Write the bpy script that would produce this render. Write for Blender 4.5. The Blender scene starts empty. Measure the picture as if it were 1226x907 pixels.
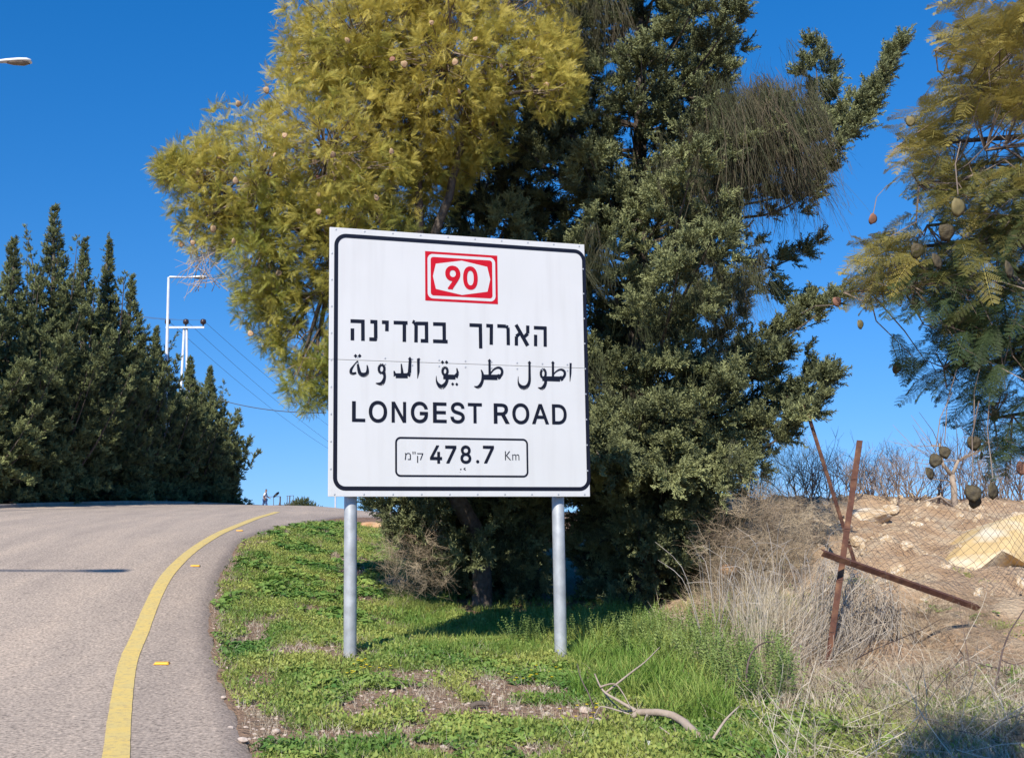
import bpy, math, random
import numpy as np
from mathutils import Vector, Matrix, noise as mnoise
R = math.radians
random.seed(4)
rng = np.random.default_rng(11)
scn = bpy.context.scene
COL = scn.collection

# ------------------------------------------------------------------ camera
F = 1230.0; PX, PY = 459.0, 453.5; EYE = 1.6
PITCH = math.atan(140.5 / F)
cam = bpy.data.objects.new('camera', bpy.data.cameras.new('camera'))
COL.objects.link(cam); scn.camera = cam
cam.location = (0, 0, EYE); cam.rotation_euler = (math.pi/2 + PITCH, 0, 0)
cam.data.sensor_width = 36; cam.data.lens = F / 1226 * 36
cam.data.shift_x = (613 - PX) / 1226
cam.data.clip_start = 0.05; cam.data.clip_end = 9000

# ------------------------------------------------------------------ light
SUN_EL = 41.0; SUN_TRAVEL = (0.40, 0.917)          # the light travels away from the camera and to the right
world = bpy.data.worlds.new('World'); scn.world = world; world.use_nodes = True
nt = world.node_tree; nt.nodes.clear()
sky = nt.nodes.new('ShaderNodeTexSky'); sky.sky_type = 'NISHITA'; sky.sun_disc = False
sky.sun_elevation = R(SUN_EL)
sky.sun_rotation = math.atan2(-SUN_TRAVEL[0], -SUN_TRAVEL[1])
sky.altitude = 2257; sky.air_density = 1.6; sky.dust_density = 0.3; sky.ozone_density = 8.05
bg = nt.nodes.new('ShaderNodeBackground'); bg.inputs[1].default_value = 0.112
wo = nt.nodes.new('ShaderNodeOutputWorld')
tc = nt.nodes.new('ShaderNodeTexCoord'); mx = nt.nodes.new('ShaderNodeVectorMath'); mx.operation = 'MULTIPLY_ADD'
mx.inputs[1].default_value = (1, 1, 0.726); mx.inputs[2].default_value = (0, 0, 0.117)
nt.links.new(tc.outputs['Generated'], mx.inputs[0]); nt.links.new(mx.outputs[0], sky.inputs[0])
hs = nt.nodes.new('ShaderNodeHueSaturation'); hs.inputs['Saturation'].default_value = 1.27; hs.inputs['Value'].default_value = 1.0
nt.links.new(sky.outputs[0], hs.inputs['Color'])
tn = nt.nodes.new('ShaderNodeMix'); tn.data_type = 'RGBA'; tn.blend_type = 'MULTIPLY'; tn.inputs[0].default_value = 1; tn.inputs[7].default_value = (1.13, .955, 1.05, 1)
nt.links.new(hs.outputs[0], tn.inputs[6]); nt.links.new(tn.outputs[2], bg.inputs[0]); nt.links.new(bg.outputs[0], wo.inputs[0])
sl = bpy.data.lights.new('sun', 'SUN'); sl.energy = 5.0; sl.angle = R(0.5); sl.color = (1.0, 0.94, 0.84)
so = bpy.data.objects.new('sun', sl); COL.objects.link(so)
c_ = math.cos(R(SUN_EL)); SUND = Vector((SUN_TRAVEL[0]*c_, SUN_TRAVEL[1]*c_, -math.sin(R(SUN_EL)))).normalized()
so.rotation_euler = SUND.to_track_quat('-Z', 'Y').to_euler()
scn.view_settings.view_transform = 'Standard'; scn.view_settings.look = 'None'
scn.cycles.diffuse_bounces = 2
scn.view_settings.exposure = 0.30; scn.view_settings.gamma = 1.0

# ------------------------------------------------------------------ helpers
def P(x, y, d):
    """world point at depth d (metres ahead) seen in direction (x, y) of the photograph"""
    a = (x - PX) / F; b = (PY - y) / F
    cy, sy = math.cos(PITCH), math.sin(PITCH)
    v = Vector((a, cy - b*sy, sy + b*cy)); v *= d / v.y
    return Vector((v.x, v.y, v.z + EYE))
def sstep(a, b, x):
    t = np.clip((x - a) / (b - a), 0, 1); return t*t*(3 - 2*t)
_yy = np.arange(-20, 4000, 0.5)
_pp = np.interp(_yy, [-20, 8.6, 11, 14.6, 19.5, 25, 31, 38, 46, 60, 95, 200, 4000], [-.25, 0, .19, .57, .92, 1.12, 1.22, 1.27, 1.22, .95, .1, -4, -160])
_k = np.exp(-np.linspace(-2, 2, 9)**2); _k /= _k.sum()
_pp = np.convolve(np.pad(_pp, 4, mode='edge'), _k, mode='valid')
_rr = np.interp(_yy, [-20, 9, 12, 15, 19, 25, 31, 38, 60, 200, 4000], [-.15, 0, 0, .08, .35, .75, .95, 1.0, .6, -4, -160])
_rr = np.convolve(np.pad(_rr, 4, mode='edge'), _k, mode='valid')
_bb = np.interp(_yy, [-20, 8, 10, 12, 14, 16.5, 18.5, 22, 40, 100, 4000], [0, 0, .06, .28, .62, 1.15, 1.44, 1.3, .4, 0, 0])
_bb = np.convolve(np.pad(_bb, 4, mode='edge'), _k, mode='valid')
def T(X, Y):
    """ground height"""
    X = np.asarray(X, float); Y = np.asarray(Y, float)
    p = np.interp(Y, _yy, _pp) + 0.016*sstep(10, 30, Y)*np.clip(-6.5 - X, -6, 9)*(1 - sstep(45, 90, Y))
    r = np.interp(Y, _yy, _rr) + .12*np.exp(-((X + .3)/1.3)**2 - ((Y - 9.9)/1.6)**2)
    s = sstep(-3.4, 0.8, X)
    z = p*(1 - s) + r*s
    z = z + sstep(3.6, 6.2, X)*np.maximum(np.interp(Y, _yy, _bb) - np.maximum(r, 0)*0.8, 0)
    return z
def Tz(x, y): return float(T(x, y))
def G(x, y, dmax=70):
    """where the view ray (x, y) meets the ground"""
    prev = 2.5
    for d in np.arange(2.5, dmax, 0.1):
        q = P(x, y, d)
        if q.z < Tz(q.x, q.y):
            lo, hi = prev, d
            for _ in range(18):
                m = (lo + hi)/2; q = P(x, y, m)
                if q.z < Tz(q.x, q.y): hi = m
                else: lo = m
            return P(x, y, hi)
        prev = d
    q = P(x, y, dmax); q.z = Tz(q.x, q.y); return q

def tag(o, label=None, cat=None, group=None, kind=None):
    if label: o['label'] = label
    if cat: o['category'] = cat
    if group: o['group'] = group
    if kind: o['kind'] = kind
    return o
def empty(name, loc=(0, 0, 0), rz=0, label=None, cat=None, group=None):
    o = bpy.data.objects.new(name, None); o.location = loc; o.rotation_euler = (0, 0, rz)
    o.empty_display_size = 0.2; COL.objects.link(o); return tag(o, label, cat, group)
def copy_tree(o, parent=None):
    c = o.copy(); COL.objects.link(c); c.parent = parent
    for ch in [k for k in KIDS.get(o.name, [])]:
        d = copy_tree(ch, c)
        KIDS.setdefault(c.name, []).append(d)
    return c
KIDS = {}
class MB:
    """collects verts / faces, then becomes one mesh object"""
    def __init__(s): s.v = []; s.f = []; s.m = []; s.mi = 0
    def add(s, vs, fs):
        n = len(s.v); s.v += [tuple(v) for v in vs]
        for f in fs: s.f.append(tuple(n + i for i in f)); s.m.append(s.mi)
    def box(s, c, size, rot=None):
        x, y, z = [k/2 for k in size]
        vs = [Vector((a*x, b*y, e*z)) for a in (-1, 1) for b in (-1, 1) for e in (-1, 1)]
        if rot is not None: vs = [rot @ v for v in vs]
        c = Vector(c)
        s.add([v + c for v in vs], [(0,1,3,2),(4,6,7,5),(0,4,5,1),(2,3,7,6),(0,2,6,4),(1,5,7,3)])
    def tube(s, pts, rad, sides=6, cap=True):
        pts = [Vector(p) for p in pts]; n = len(pts)
        if not hasattr(rad, '__len__'): rad = [rad]*n
        vs = []; up = None
        for i, p in enumerate(pts):
            t = (pts[min(i+1, n-1)] - pts[max(i-1, 0)])
            if t.length < 1e-9: t = Vector((0, 0, 1))
            t.normalize()
            if up is None:
                up = Vector((0, 0, 1)) if abs(t.z) < .9 else Vector((1, 0, 0))
            a = (up - t*up.dot(t))
            if a.length < 1e-4: a = t.orthogonal()
            a.normalize(); up = a; b = t.cross(a)
            for k in range(sides):
                w = 2*math.pi*k/sides
                vs.append(p + (a*math.cos(w) + b*math.sin(w))*rad[i])
        fs = [(i*sides + k, i*sides + (k+1) % sides, (i+1)*sides + (k+1) % sides, (i+1)*sides + k) for i in range(n-1) for k in range(sides)]
        if cap:
            fs.append(tuple(range(sides))[::-1]); fs.append(tuple((n-1)*sides + k for k in range(sides)))
        s.add(vs, fs)
    def blade(s, p, d, w, L, side):
        """a flat pointed leaf of two triangles"""
        p = Vector(p); d = Vector(d); side = Vector(side)
        q = p + d*L
        s.add([p, p + d*L*.45 + side*w*.5, q, p + d*L*.45 - side*w*.5], [(0, 1, 2, 3)])
    def build(s, name, mat, parent=None, smooth=False, loc=None, link=True):
        me = bpy.data.meshes.new(name); me.from_pydata(s.v, [], s.f); me.update()
        for m in (mat if isinstance(mat, (list, tuple)) else [mat]):
            me.materials.append(m)
        if max(s.m, default=0) > 0: me.polygons.foreach_set('material_index', s.m)
        if smooth: me.polygons.foreach_set('use_smooth', [True]*len(me.polygons))
        o = bpy.data.objects.new(name, me)
        if loc is not None: o.location = loc
        if link: COL.objects.link(o)
        if parent is not None:
            o.parent = parent; KIDS.setdefault(parent.name, []).append(o)
        return o

def mat(name, c1, c2=None, scale=8, rough=.8, bump=0, bscale=60, transl=0, tint=False, metal=0, c3=None, s3=1.5, spec=.4, detail=6, lo=.35, hi=.65, coord='Object'):
    m = bpy.data.materials.new(name); m.use_nodes = True
    t = m.node_tree; N = t.nodes; L = t.links; b = N['Principled BSDF']
    b.inputs['Roughness'].default_value = rough; b.inputs['Metallic'].default_value = metal
    b.inputs['Specular IOR Level'].default_value = spec
    co = N.new('ShaderNodeTexCoord')
    src = None
    rgb = N.new('ShaderNodeRGB'); rgb.outputs[0].default_value = (*c1, 1); src = rgb.outputs[0]
    def nz(sc, dt=detail):
        n = N.new('ShaderNodeTexNoise'); n.inputs['Scale'].default_value = sc; n.inputs['Detail'].default_value = dt
        L.new(co.outputs[coord], n.inputs['Vector']); return n
    def mix(a, col, fac, lo_, hi_):
        r = N.new('ShaderNodeMapRange'); r.inputs[1].default_value = lo_; r.inputs[2].default_value = hi_; L.new(fac, r.inputs[0])
        x = N.new('ShaderNodeMix'); x.data_type = 'RGBA'; L.new(r.outputs[0], x.inputs[0]); L.new(a, x.inputs[6]); x.inputs[7].default_value = (*col, 1)
        return x.outputs[2]
    if c2 is not None:
        if tint:
            a = N.new('ShaderNodeAttribute'); a.attribute_type = 'INSTANCER'; a.attribute_name = 'tint'
            src = mix(src, c2, a.outputs['Fac'], 0, 1)
        else: src = mix(src, c2, nz(scale).outputs['Fac'], lo, hi)
    if c3 is not None: src = mix(src, c3, nz(s3).outputs['Fac'], .5, .68)
    L.new(src, b.inputs['Base Color'])
    if bump:
        n = nz(bscale); bp = N.new('ShaderNodeBump'); bp.inputs['Strength'].default_value = bump; bp.inputs['Distance'].default_value = .02
        L.new(n.outputs['Fac'], bp.inputs['Height']); L.new(bp.outputs[0], b.inputs['Normal'])
    if transl:
        tr = N.new('ShaderNodeBsdfTranslucent'); L.new(src, tr.inputs[0])
        ms = N.new('ShaderNodeMixShader'); ms.inputs[0].default_value = transl
        L.new(b.outputs[0], ms.inputs[1]); L.new(tr.outputs[0], ms.inputs[2]); L.new(ms.outputs[0], N['Material Output'].inputs[0])
    return m

# geometry-nodes scatter: the object's own vertices carry rot / scl / tint / kind, its modifier puts small leaf meshes on them
def scatter(name, pts, rot, scl, tint, protos, parent=None, kind=None):
    n = len(pts); me = bpy.data.meshes.new(name); me.vertices.add(n)
    me.vertices.foreach_set('co', np.asarray(pts, np.float32).ravel())
    a = me.attributes.new('rot', 'FLOAT_VECTOR', 'POINT'); a.data.foreach_set('vector', np.asarray(rot, np.float32).ravel())
    a = me.attributes.new('scl', 'FLOAT', 'POINT'); a.data.foreach_set('value', np.asarray(scl, np.float32).ravel())
    a = me.attributes.new('tint', 'FLOAT', 'POINT'); a.data.foreach_set('value', np.asarray(tint, np.float32).ravel())
    a = me.attributes.new('pick', 'INT', 'POINT'); a.data.foreach_set('value', rng.integers(0, len(protos), n).astype(np.int32))
    o = bpy.data.objects.new(name, me); COL.objects.link(o)
    for p in protos:
        for m in p.data.materials:
            if m.name not in me.materials: me.materials.append(m)
    key = 'scatter_' + protos[0].name
    g = bpy.data.node_groups.get(key)
    if g is None:
        g = bpy.data.node_groups.new(key, 'GeometryNodeTree')
        g.interface.new_socket('Geometry', in_out='INPUT', socket_type='NodeSocketGeometry')
        g.interface.new_socket('Geometry', in_out='OUTPUT', socket_type='NodeSocketGeometry')
        N = g.nodes; L = g.links
        gi = N.new('NodeGroupInput'); go = N.new('NodeGroupOutput'); ip = N.new('GeometryNodeInstanceOnPoints'); jn = N.new('GeometryNodeJoinGeometry')
        for p in protos:
            oi = N.new('GeometryNodeObjectInfo'); oi.inputs['Object'].default_value = p; oi.inputs['As Instance'].default_value = False
            gti = N.new('GeometryNodeGeometryToInstance'); L.new(oi.outputs['Geometry'], gti.inputs[0]); L.new(gti.outputs[0], jn.inputs[0])
        def at(nm, ty):
            q = N.new('GeometryNodeInputNamedAttribute'); q.data_type = ty; q.inputs['Name'].default_value = nm; return q.outputs['Attribute']
        er = N.new('FunctionNodeEulerToRotation'); L.new(at('rot', 'FLOAT_VECTOR'), er.inputs[0])
        L.new(gi.outputs[0], ip.inputs['Points']); L.new(jn.outputs[0], ip.inputs['Instance']); ip.inputs['Pick Instance'].default_value = True
        L.new(at('pick', 'INT'), ip.inputs['Instance Index']); L.new(er.outputs[0], ip.inputs['Rotation']); L.new(at('scl', 'FLOAT'), ip.inputs['Scale'])
        L.new(ip.outputs[0], go.inputs[0])
    md = o.modifiers.new('scatter', 'NODES'); md.node_group = g
    if parent is not None: o.parent = parent
    if kind: o['kind'] = kind
    return o
def eul(D, roll=None):
    """euler angles that turn +X onto each direction of D"""
    D = np.asarray(D, float); D = D/np.maximum(np.linalg.norm(D, axis=1, keepdims=True), 1e-9)
    ry = -np.arcsin(np.clip(D[:, 2], -1, 1)); rz = np.arctan2(D[:, 1], D[:, 0])
    rx = rng.uniform(-math.pi, math.pi, len(D)) if roll is None else roll
    return np.stack([rx, ry, rz], 1)
def rv(n=None):
    v = rng.normal(size=(n or 1, 3)); v /= np.linalg.norm(v, axis=1, keepdims=True)
    return v if n else Vector(v[0])
def nz3(p, s, off=0): return mnoise.noise(Vector((p[0]*s + off, p[1]*s, (p[2] if len(p) > 2 else 0)*s)))
def catmull(pts, n=8):
    pts = [Vector(p) for p in pts]; out = []
    for i in range(len(pts)-1):
        a = pts[max(i-1, 0)]; b = pts[i]; c = pts[i+1]; d = pts[min(i+2, len(pts)-1)]
        for k in range(n):
            t = k/n
            out.append(0.5*((2*b) + (c-a)*t + (2*a - 5*b + 4*c - d)*t*t + (3*b - a - 3*c + d)*t**3))
    out.append(pts[-1]); return out

# ------------------------------------------------------------------ materials
M = {}
M['bark'] = mat('bark', (.08, .06, .045), (.15, .12, .095), 14, .95, .6, 40)
M['twig'] = mat('twig', (.17, .12, .09), (.27, .21, .16), 9, .95)
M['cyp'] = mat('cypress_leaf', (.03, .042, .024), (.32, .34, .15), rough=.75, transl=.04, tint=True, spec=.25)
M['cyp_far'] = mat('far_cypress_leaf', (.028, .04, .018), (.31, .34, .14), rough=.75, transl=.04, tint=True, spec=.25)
M['hang'] = mat('drooping_twig', (.115, .092, .06), (.075, .092, .045), rough=.9, tint=True, transl=.1, spec=.2)
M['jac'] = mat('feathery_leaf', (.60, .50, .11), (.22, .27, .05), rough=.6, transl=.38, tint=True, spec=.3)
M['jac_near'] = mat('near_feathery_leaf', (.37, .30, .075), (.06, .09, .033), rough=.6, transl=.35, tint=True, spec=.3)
M['pod'] = mat('seed_pod', (.11, .085, .04), (.045, .035, .02), 30, .7, .4, 60)
M['dry_pod'] = mat('dry_pod', (.50, .37, .20), (.36, .20, .12), 25, .8)
M['red_pod'] = mat('red_pod', (.30, .14, .09), (.18, .09, .06), 25, .8)
M['soil'] = None
M['post'] = mat('galvanised_steel', (.50, .515, .52), (.38, .395, .40), 9, .5, .05, 30, metal=.35, c3=(.58, .60, .60), s3=5, spec=.4)
M['panel'] = mat('sign_white', (.65, .65, .645), (.63, .63, .62), 2.0, .45, .0, spec=.4)
_n = M['panel'].node_tree; _b = _n.nodes['Principled BSDF']; _src = _b.inputs['Base Color'].links[0].from_socket
_c = _n.nodes.new('ShaderNodeTexCoord'); _m = _n.nodes.new('ShaderNodeMapping'); _m.inputs['Scale'].default_value = (9, 9, .7); _n.links.new(_c.outputs['Object'], _m.inputs[0])
_z = _n.nodes.new('ShaderNodeTexNoise'); _z.inputs['Scale'].default_value = 1.0; _z.inputs['Detail'].default_value = 6; _n.links.new(_m.outputs[0], _z.inputs['Vector'])
_r = _n.nodes.new('ShaderNodeMapRange'); _r.inputs[1].default_value = .5; _r.inputs[2].default_value = .8; _r.inputs[4].default_value = .35; _n.links.new(_z.outputs['Fac'], _r.inputs[0])
_x = _n.nodes.new('ShaderNodeMix'); _x.data_type = 'RGBA'; _n.links.new(_r.outputs[0], _x.inputs[0]); _n.links.new(_src, _x.inputs[6]); _x.inputs[7].default_value = (.50, .49, .48, 1); _n.links.new(_x.outputs[2], _b.inputs['Base Color'])
M['ink'] = mat('sign_black', (.008, .009, .018), rough=.4, spec=.3)
M['red'] = mat('sign_red', (.56, .006, .018), (.50, .006, .015), 20, rough=.4, spec=.3)
M['seam'] = mat('seam_grey', (.50, .49, .42), rough=.6)
M['alu'] = mat('rail_aluminium', (.55, .56, .57), (.45, .46, .47), 12, .4, metal=.7)
M['rivet'] = mat('rivet', (.5, .51, .52), rough=.4, metal=.4)
M['lamp'] = mat('lamp_white', (.80, .79, .76), (.7, .69, .66), 3, .45)
M['glass'] = mat('lamp_glass', (.30, .24, .18), (.20, .16, .12), 6, .25)
M['pole'] = mat('painted_pole', (.66, .68, .70), (.56, .58, .60), 5, .5, metal=.2)
M['insul'] = mat('insulator', (.045, .03, .03), rough=.3)
M['wire'] = mat('wire', (.10, .11, .13), rough=.6)
M['rust'] = mat('rusty_steel', (.13, .055, .035), (.075, .032, .022), 18, .85, .4, 60, metal=.15, c3=(.22, .11, .06), s3=9)
M['rock'] = mat('limestone', (.60, .47, .31), (.46, .32, .18), 3.0, .9, .7, 14, c3=(.66, .60, .50), s3=5, coord='Generated')
M['boulder'] = mat('yellow_limestone', (.66, .49, .24), (.56, .38, .16), 2.0, .9, .7, 10, c3=(.70, .62, .46), s3=1.6)
M['stone'] = mat('pale_stone', (.60, .50, .42), (.46, .36, .28), 6, .9, .4, 30)
M['grass'] = mat('grass_blade', (.16, .28, .045), (.40, .42, .11), rough=.6, transl=.3, tint=True, spec=.3)
M['herb'] = mat('herb_leaf', (.12, .23, .045), (.38, .41, .10), rough=.6, transl=.25, tint=True, spec=.3)
M['mallow'] = mat('mallow_leaf', (.085, .19, .035), (.30, .40, .085), rough=.6, transl=.25, tint=True, spec=.35)
M['nettle'] = mat('bush_leaf', (.12, .20, .05), (.34, .42, .13), rough=.6, transl=.2, tint=True, spec=.3)
M['straw'] = mat('straw', (.38, .31, .20), (.62, .54, .42), rough=.8, tint=True, transl=.15, spec=.2)
M['brush'] = mat('dead_twig', (.22, .16, .11), (.56, .45, .30), rough=.9, tint=True, spec=.15)
M['darktwig'] = mat('dark_twig', (.075, .05, .045), (.14, .10, .085), 6, rough=.9)
M['palebark'] = mat('pale_bark', (.42, .34, .27), (.30, .23, .17), 8, .9, .3, 40)
M['petal'] = mat('petal', (.85, .66, .02), rough=.6, transl=.2)
M['stud'] = mat('stud_plastic', (.85, .36, .02), (.80, .42, .05), 30, .4)
M['bag'] = mat('black_plastic', (.012, .013, .017), rough=.35, bump=.5, bscale=40)
M['bagwhite'] = mat('white_plastic', (.6, .62, .65), rough=.5)
M['kerb'] = mat('kerb_concrete', (.32, .28, .23), (.24, .20, .16), 3, .9)
M['earth'] = mat('orange_earth', (.50, .26, .12), (.55, .36, .20), 4, .95, .5, 30)

# ------------------------------------------------------------------ ground and road
edge_px = [(330, 1000), (305, 907), (286, 865), (270, 824), (262, 799), (257, 779), (254, 752), (254, 737), (256, 715), (262, 702), (268, 686), (277, 668), (288, 651), (306, 641), (335, 632), (370, 626), (412, 619)]
E_ = [G(*p) for p in edge_px]
ex = np.array([-.25] + [p.x for p in E_]); ey = np.array([-3.] + [p.y for p in E_])
for i in range(1, len(ey)): ey[i] = max(ey[i], ey[i-1] + .05)
ex = np.append(ex, [ex[-1] + 2.2, ex[-1] + 9, ex[-1] + 22]); ey = np.append(ey, [ey[-1] + 3, ey[-1] + 12, ey[-1] + 40])
def XR(Y): return np.interp(Y, ey, ex)
kx = [(-11.6, -3), (-11.3, 24), (-11.0, 27), (-10.2, 33), (-9.2, 39), (-8.4, 46), (-7.4, 53), (-4, 70), (2, 90)]
def XL(Y): return np.interp(Y, [k[1] for k in kx], [k[0] for k in kx])

xs = np.unique(np.concatenate([np.arange(-14, 14, .22), np.arange(-40, 40, 2.), np.array([-4000, -2500, -1500, -800, -400, -200, -100, -60, 60, 100, 200, 400, 800, 1500, 2500, 4000.])]))
ys = np.unique(np.concatenate([np.arange(-4, 26, .16), np.arange(26, 70, .8), np.array([-4000, -1500, -400, -100, -40, -20, -10, -6, 80, 95, 120, 150, 200, 300, 500, 900, 1500, 2500, 3990.])]))
XX, YY = np.meshgrid(xs, ys)
ZZ = T(XX, YY)
inroad = (XX < XR(YY) - .12) & (XX > XL(YY) + .1) & (YY < 88)
near = (YY > 3) & (YY < 26) & (np.abs(XX) < 14)
bank = sstep(3.2, 4.6, XX)*sstep(8.5, 11.0, YY)*(1 - sstep(19.5, 23, YY))
for i, j in zip(*np.where(near & ~inroad)):
    x, y = XX[i, j], YY[i, j]; f = min(1, max(0, (x - XR(y))/.5))
    v = Vector((x, y, 0))
    ZZ[i, j] += f*(.035*mnoise.noise(v*1.3) + .02*mnoise.noise(v*4.1)) + bank[i, j]*(.24*mnoise.noise(v*1.6) + .12*abs(mnoise.noise(v*4)) + .04*mnoise.noise(v*9))
ZZ[inroad] -= .10
nx, ny = len(xs), len(ys)
idx = np.arange(nx*ny).reshape(ny, nx)
fs = np.stack([idx[:-1, :-1], idx[:-1, 1:], idx[1:, 1:], idx[1:, :-1]], -1).reshape(-1, 4)
me = bpy.data.meshes.new('ground'); me.from_pydata(np.stack([XX, YY, ZZ], -1).reshape(-1, 3).tolist(), [], fs.tolist()); me.update()
me.polygons.foreach_set('use_smooth', [True]*len(me.polygons))
a = me.attributes.new('bank', 'FLOAT', 'POINT'); a.data.foreach_set('value', bank.astype(np.float32).ravel())
ground = bpy.data.objects.new('ground', me); COL.objects.link(ground); tag(ground, kind='structure')

def nodes(m): return m.node_tree.nodes, m.node_tree.links
def ramp(N, L, fac, stops):
    r = N.new('ShaderNodeValToRGB'); L.new(fac, r.inputs[0])
    el = r.color_ramp.elements
    while len(el) < len(stops): el.new(.5)
    for e, (p, c) in zip(el, stops): e.position = p; e.color = (*c, 1)
    return r.outputs[0]
m = bpy.data.materials.new('soil'); m.use_nodes = True; N, L = nodes(m); b = N['Principled BSDF']; b.inputs['Roughness'].default_value = .95; b.inputs['Specular IOR Level'].default_value = .15
co = N.new('ShaderNodeTexCoord')
def tex(kind, sc, det=8):
    n = N.new(kind); n.inputs['Scale'].default_value = sc
    if 'Detail' in n.inputs: n.inputs['Detail'].default_value = det
    L.new(co.outputs['Object'], n.inputs['Vector']); return n
c = ramp(N, L, tex('ShaderNodeTexNoise', 1.6).outputs['Fac'], [(.3, (.27, .155, .10)), (.5, (.36, .235, .155)), (.68, (.28, .21, .14))])
v = tex('ShaderNodeTexVoronoi', 34); c2 = ramp(N, L, v.outputs['Distance'], [(.0, (.40, .31, .23)), (.3, (.27, .17, .11)), (.5, (.16, .10, .07))])
x1 = N.new('ShaderNodeMix'); x1.data_type = 'RGBA'; x1.inputs[0].default_value = .45; L.new(c, x1.inputs[6]); L.new(c2, x1.inputs[7])
cb = ramp(N, L, tex('ShaderNodeTexNoise', 2.2).outputs['Fac'], [(.32, (.44, .29, .17)), (.5, (.58, .42, .27)), (.62, (.64, .52, .36))])
v2 = tex('ShaderNodeTexVoronoi', 13); cb2 = ramp(N, L, v2.outputs['Distance'], [(.0, (.62, .49, .34)), (.35, (.46, .32, .20)), (.6, (.27, .17, .10))])
x2 = N.new('ShaderNodeMix'); x2.data_type = 'RGBA'; x2.inputs[0].default_value = .45; L.new(cb, x2.inputs[6]); L.new(cb2, x2.inputs[7])
at_ = N.new('ShaderNodeAttribute'); at_.attribute_name = 'bank'
x3 = N.new('ShaderNodeMix'); x3.data_type = 'RGBA'; L.new(at_.outputs['Fac'], x3.inputs[0]); L.new(x1.outputs[2], x3.inputs[6]); L.new(x2.outputs[2], x3.inputs[7])
L.new(x3.outputs[2], b.inputs['Base Color'])
bp = N.new('ShaderNodeBump'); bp.inputs['Strength'].default_value = .9; bp.inputs['Distance'].default_value = .035
ad = N.new('ShaderNodeMath'); L.new(tex('ShaderNodeTexNoise', 22).outputs['Fac'], ad.inputs[0]); L.new(v2.outputs['Distance'], ad.inputs[1])
L.new(ad.outputs[0], bp.inputs['Height']); L.new(bp.outputs[0], b.inputs['Normal'])
ground.data.materials.append(m); M['soil'] = m

# asphalt
m = bpy.data.materials.new('asphalt'); m.use_nodes = True; N, L = nodes(m); b = N['Principled BSDF']; b.inputs['Roughness'].default_value = .9; b.inputs['Specular IOR Level'].default_value = .2
co = N.new('ShaderNodeTexCoord')
mpg = N.new('ShaderNodeMapping'); mpg.inputs['Scale'].default_value = (1.6, .28, 1); mpg.inputs['Rotation'].default_value = (0, 0, R(-14)); L.new(co.outputs['Object'], mpg.inputs[0])
bn_ = N.new('ShaderNodeTexNoise'); bn_.inputs['Scale'].default_value = .9; bn_.inputs['Detail'].default_value = 7; bn_.inputs['Roughness'].default_value = .6; L.new(mpg.outputs[0], bn_.inputs['Vector'])
big = ramp(N, L, bn_.outputs['Fac'], [(.3, (.27, .222, .182)), (.5, (.315, .258, .208)), (.7, (.365, .293, .23))])
agg = ramp(N, L, tex('ShaderNodeTexVoronoi', 75).outputs['Color'], [(.15, (.45, .45, .45)), (.5, (.95, .95, .95)), (.85, (1.45, 1.42, 1.38))])
fine = ramp(N, L, tex('ShaderNodeTexNoise', 38, 3).outputs['Fac'], [(.32, (.42, .42, .42)), (.46, (.95, .95, .95)), (.56, (1.05, 1.05, 1.05)), (.7, (1.6, 1.56, 1.5))])
ml = N.new('ShaderNodeMix'); ml.data_type = 'RGBA'; ml.blend_type = 'MULTIPLY'; ml.inputs[0].default_value = .8; L.new(big, ml.inputs[6]); L.new(agg, ml.inputs[7])
ml2 = N.new('ShaderNodeMix'); ml2.data_type = 'RGBA'; ml2.blend_type = 'MULTIPLY'; ml2.inputs[0].default_value = .85; L.new(ml.outputs[2], ml2.inputs[6]); L.new(fine, ml2.inputs[7])
ea = N.new('ShaderNodeAttribute'); ea.attribute_name = 'edge'
dk = N.new('ShaderNodeMix'); dk.data_type = 'RGBA'; L.new(ea.outputs['Fac'], dk.inputs[0]); L.new(ml2.outputs[2], dk.inputs[6])
dkc = N.new('ShaderNodeMix'); dkc.data_type = 'RGBA'; dkc.blend_type = 'MULTIPLY'; dkc.inputs[0].default_value = 1; L.new(ml2.outputs[2], dkc.inputs[6]); dkc.inputs[7].default_value = (.62, .62, .66, 1)
L.new(dkc.outputs[2], dk.inputs[7]); L.new(dk.outputs[2], b.inputs['Base Color'])
bp = N.new('ShaderNodeBump'); bp.inputs['Strength'].default_value = .5; bp.inputs['Distance'].default_value = .006
L.new(tex('ShaderNodeTexNoise', 90, 3).outputs['Fac'], bp.inputs['Height']); L.new(bp.outputs[0], b.inputs['Normal'])
M['asphalt'] = m
rows = np.concatenate([np.arange(-3, 30, .12), np.arange(30, 88, .6)])
us = np.concatenate([np.linspace(0, .8, 30), np.linspace(.82, .97, 12), [.98, .99, 1.0]])
vs = []; eg = []
for y in rows:
    rag = .035*mnoise.noise(Vector((y*1.7, 3, 0))) + .022*mnoise.noise(Vector((y*6, 8, 0)))
    xr = XR(y) + rag; xl = XL(y)
    for u in us:
        x = xl + (xr - xl)*u; z = Tz(x, y) + .02
        if u == 1.0: z -= .035
        dd = xr - x
        vs.append((x, y, z)); eg.append(max(0, 1 - dd/.22)*.9 + max(0, min(1, 1 - (dd - .9)/.15))*.22)
nu = len(us); idx = np.arange(len(rows)*nu).reshape(len(rows), nu)
fs = np.stack([idx[:-1, :-1], idx[:-1, 1:], idx[1:, 1:], idx[1:, :-1]], -1).reshape(-1, 4)
me = bpy.data.meshes.new('road'); me.from_pydata(vs, [], fs.tolist()); me.materials.append(m); me.polygons.foreach_set('use_smooth', [True]*len(me.polygons))
a = me.attributes.new('edge', 'FLOAT', 'POINT'); a.data.foreach_set('value', np.clip(eg, 0, 1).astype(np.float32))
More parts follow.
